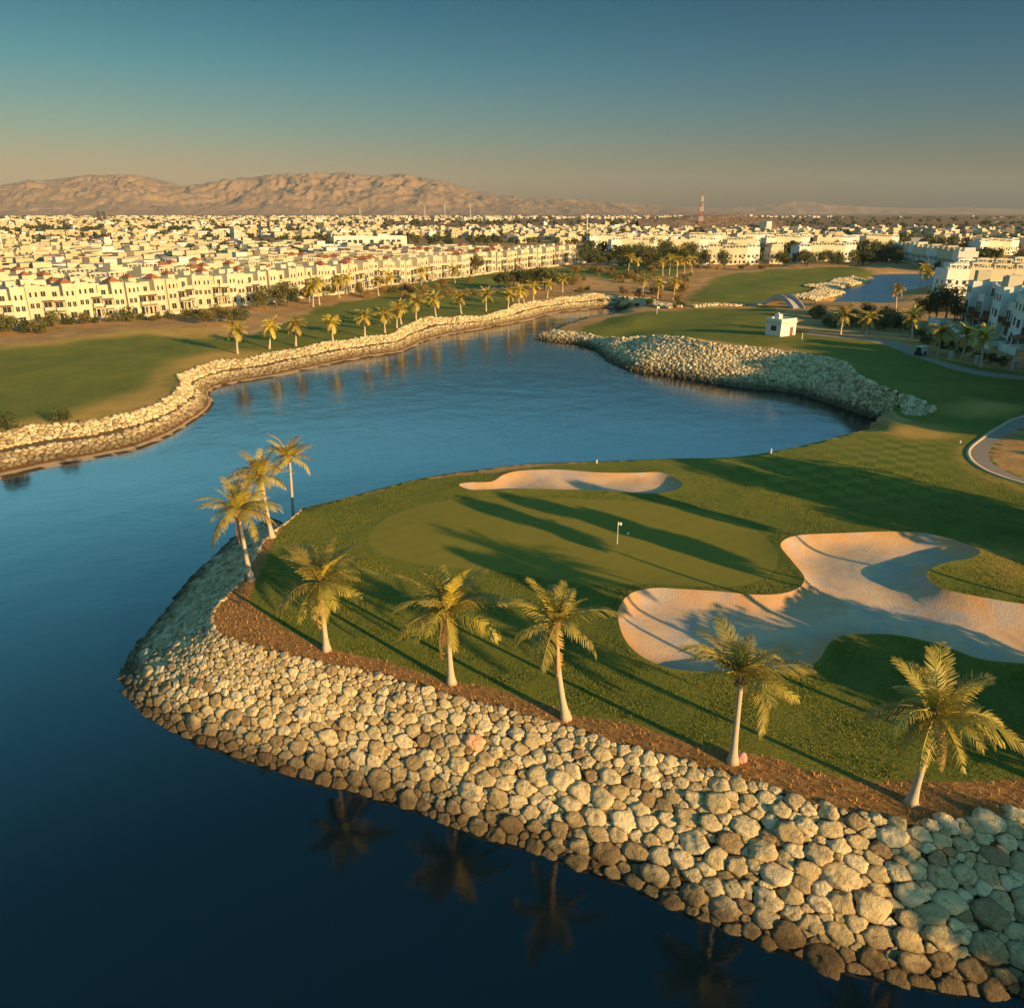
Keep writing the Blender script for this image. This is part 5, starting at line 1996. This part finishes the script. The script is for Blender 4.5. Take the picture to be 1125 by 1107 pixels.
m = MB(); m.tube([(.5, .25, .9), (.3, .25, 1.15)], [.03, .03], 6); m.tube([(.28, .25, 1.13), (.3, .25, 1.17)], [.18, .18], 12); m.build('steering_wheel', M['dark'], R)

# ------------------------------------------------------------------ the far town (beyond counting) and its greenery
rg = np.random.default_rng(77)
mb = MB(); tv, tf, tt_ = [], [], []
NB_ = 0
BEHIND = np.vstack([offset_line(ROW, 112), [[-400, 900], [-900, 500], [-400, 150]]])
for _ in range(13000):
    px_, py_ = rg.uniform(-30, 1155), 238.0 + rg.uniform(0, 1) ** 1.4 * 74
    # built-up bands and open ground between them
    left = px_ < 560
    if left:
        dens = 1.0 if py_ < 247 else (.30 if py_ < 252 else .72)
        if py_ > 262 and not inside([at(px_, py_, 0)], BEHIND)[0]: dens = 0
        if py_ > 262 and rg.uniform() < .35: dens = 0
        if px_ > 420 and 243 < py_ < 250: dens = .03
        if 249 < py_ < 258 and px_ < 330: dens = .10 if px_ < 120 else .35
        if 257 < py_ < 262: dens *= .7
    else:
        dens = .9 if py_ < 240.5 and px_ < 760 else (.04 if py_ < 250 else .5)
        if px_ > 780 and py_ < 252: dens = .5 if (py_ < 239.6 and px_ < 930) else .012
        if py_ > 262: dens = .0 if py_ > 268 else .3
        if px_ > 960 and py_ > 258: dens *= .5
    if rg.uniform() > dens: continue
    x, y = at(px_, py_, 0)
    if y > 6200 or math.hypot(x - 408*0, 0) > 9000: continue
    w, d, h = rg.uniform(9, 20), rg.uniform(9, 16), rg.choice([3.5, 4, 4.5, 6, 6.5, 7])
    if rg.uniform() < .012: h = rg.uniform(10, 15)
    if y < 800: h = min(h, 7)
    if y > 2500: w *= 1.5; d *= 1.3; h *= 1.15
    a = rg.choice([.55, .62, .95]) + rg.normal() * .08
    ca, sa = math.cos(a), math.sin(a)
    mi = int(rg.choice([0, 0, 1, 1, 2, 0, 1]))
    if rg.uniform() < (.30 if y < 1500 else .22): continue

    def bx_(x0, y0, z0, x1, y1, z1, m, mt):
        k = len(mb.v)
        mb.box(x0, y0, z0, x1, y1, z1, m, mt, skip='b')
        for q in range(k, len(mb.v)):
            vx, vy, vz = mb.v[q]
            mb.v[q] = (x + vx*ca - vy*sa, y + vx*sa + vy*ca, vz)
    bx_(-w/2, -d/2, -2, w/2, d/2, h, mi, 3)
    if rg.uniform() < .6: bx_(-w*.3, -d*.3, h, w*.1, d*.2, h + 2.4, mi, 3 if rg.uniform() < .7 else 4)
    if y < 1800:
        nwin = int(w // 3.2)
        for fl in range(max(1, int(h // 3.4))):
            for q in range(nwin):
                ux = -w/2 + (q+.5)*w/nwin
                bx_(ux-.6, -d/2-.08, 1+fl*3.3, ux+.6, -d/2-.01, 2.5+fl*3.3, 5, 5)
    elif rg.uniform() < .5:
        bx_(-w*.35, -d/2-.1, h*.4, w*.35, -d/2-.02, h*.62, 5, 5)
    NB_ += 1
tag(mb.build('far_town', [M['wall'], M['wall_sand'], M['white'], M['roofflat'], M['tile'], M['glass']]), 'far town of low cream buildings spread below the hills', 'town', kind='stuff')
print('town', NB_)

V0, F0, T0 = leaf_cloud(501, 9, 7, .3, 6, 16, 2.2)
V0 = np.array(V0); F0 = np.array(F0); T0 = np.array(T0)
VV, FF_, TT = [], [], []
cnt = 0
for _ in range(6500):
    px_, py_ = rg.uniform(-30, 1155), 239 + rg.uniform(0, 1) ** 1.3 * 50
    dens = .35
    if px_ < 560 and 249 < py_ < 255: dens = 1.0 if px_ < 250 else .6
    if px_ > 560 and 246 < py_ < 262: dens = .55
    if py_ > 262: dens = .35
    if px_ > 900 and py_ < 247: dens = .25 if py_ > 241 else .6
    if px_ < 640 and 256 < py_ < 290 and inside([at(px_, py_, 0)], BEHIND)[0]: dens = .5
    elif px_ < 640 and py_ > 270: dens = 0
    if px_ < 560 and py_ < 248: dens = .6
    if rg.uniform() > dens: continue
    x, y = at(px_, py_, 0)
    if y > 5200 or y < 330: continue
    k = rg.uniform(.5, 1.2) * (1.5 if y > 2000 else 1)
    a = rg.uniform(0, 6.28)
    Rz = np.array([[math.cos(a), -math.sin(a), 0], [math.sin(a), math.cos(a), 0], [0, 0, 1]])
    VV.append((V0 * k) @ Rz.T + np.array([x, y, 0])); FF_.append(F0 + cnt*len(V0)); TT.append(T0); cnt += 1
tag(link_mesh('far_trees', np_mesh('far_trees', np.vstack(VV), np.vstack(FF_), M['leaf_dark'], False, {'tip': np.concatenate(TT)})),
    'dark trees and scrub scattered through the far town and plain', 'trees', kind='stuff')

# ------------------------------------------------------------------ hills on the horizon
RIDGE = [(-160,214),(-80,208),(0,206),(40,201),(95,194.5),(150,195),(185,201),(205,207.5),(250,200),(300,194),(345,193),(380,193),(410,196.5),(440,194),(478,199),(520,210),(550,216),(600,217.5),(650,221),(700,224.5),(760,228.5),(800,231),(860,236)]


def hill_mesh(ridge, dist, depth, nx, ny, seed, rough):
    V = []
    xs = np.linspace(ridge[0][0], ridge[-1][0], nx)
    ys = np.interp(xs, [r[0] for r in ridge], [r[1] for r in ridge])
    for j in range(ny):
        t = j / (ny-1)
        for i in range(nx):
            x, y, ztop = at_depth(xs[i], ys[i], dist)
            ztop = max(ztop, 2)
            Y = dist - depth + depth * 1.7 * t
            X = x * (Y / dist) ** .6
            u = min(t / .6, 1.0)
            sh = (u ** 1.25) if t <= .6 else max(0, 1 - ((t-.6)/.4) ** 1.6)
            p = Vector((X/900.0, Y/900.0, seed))
            r1 = 1 - abs(noise.noise(p * 1.1)) * 2
            r2 = 1 - abs(noise.noise(p * 2.6 + Vector((3, 7, 1)))) * 2
            r3 = 1 - abs(noise.noise(p * 6.1 + Vector((13, 2, 5)))) * 2
            r4 = 1 - abs(noise.noise(p * 13.0)) * 2
            n_ = (.44*r1 + .28*r2 + .18*r3 + .09*r4)
            fall = 4 * u * (1 - u) if t <= .6 else 0
            z = ztop * sh * (1 + rough * .2 * (n_ - .25)) + ztop * fall * rough * (n_ - .2)
            z += ztop * .05 * (r3 * .6 + r4) * (u > .6) * .5
            V.append((X, Y, max(z, -3) - 3))
    F = []
    for j in range(ny-1):
        for i in range(nx-1):
            a = j*nx+i
            F.append((a, a+1, a+nx+1, a+nx))
    return V, F


def hill_mat():
    t = NT('bare_rock_hills')
    p = t.pos(1, 1, 1)
    c = t.ramp(t.noise(.0016, 7, .68, p), [(.3, (.21, .135, .075)), (.5, (.29, .19, .11)), (.7, (.24, .155, .085))])
    c = t.mix(t.ramp(t.noise(.006, 6, .7, p), [(.5, 0.0), (.8, .6)]), c, (.15, .09, .055))
    return t.done(c, .95, .05, t.bump(t.noise(.004, 8, .72, p), 1.0, 60.0))


M['hill'] = hill_mat()
V, F = hill_mesh(RIDGE, 12000, 3000, 640, 130, 4.2, .46)
tag(link_mesh('hills', np_mesh('hills', V, F, M['hill'], True)), kind='structure')
V, F = hill_mesh([(640,233),(690,229),(740,226.5),(790,229),(835,226),(866,221.5),(884,221),(905,225),(950,227),(1000,229),(1060,228),(1125,230),(1200,233)], 13600, 1200, 200, 40, 9.1, .4)
tag(link_mesh('hills', np_mesh('hills', V, F, M['hill'], True)), kind='structure')
V, F = hill_mesh([(700,240),(740,237),(765,235.5),(800,235),(830,236.5),(860,239)], 1560, 120, 60, 20, 2.2, .3)
tag(link_mesh('low_rise', np_mesh('low_rise', V, F, M['hill'], True)), kind='structure')

# ------------------------------------------------------------------ dusty air
hzb = MB(); hzb.box(-15000, -700, -12, 15000, 15500, 620)
t = NT('dusty_air')
for nd in list(t.t.nodes):
    if nd != t.out: t.t.nodes.remove(nd)
pv = t.n('ShaderNodeVolumePrincipled')
pv.inputs['Color'].default_value = (.62, .72, .80, 1)
pv.inputs['Density'].default_value = 2.2e-5
pv.inputs['Anisotropy'].default_value = 0.0
t.t.links.new(pv.outputs[0], t.out.inputs['Volume'])
tag(hzb.build('haze', t.m), 'thin dusty evening air over the plain', 'haze', kind='stuff')
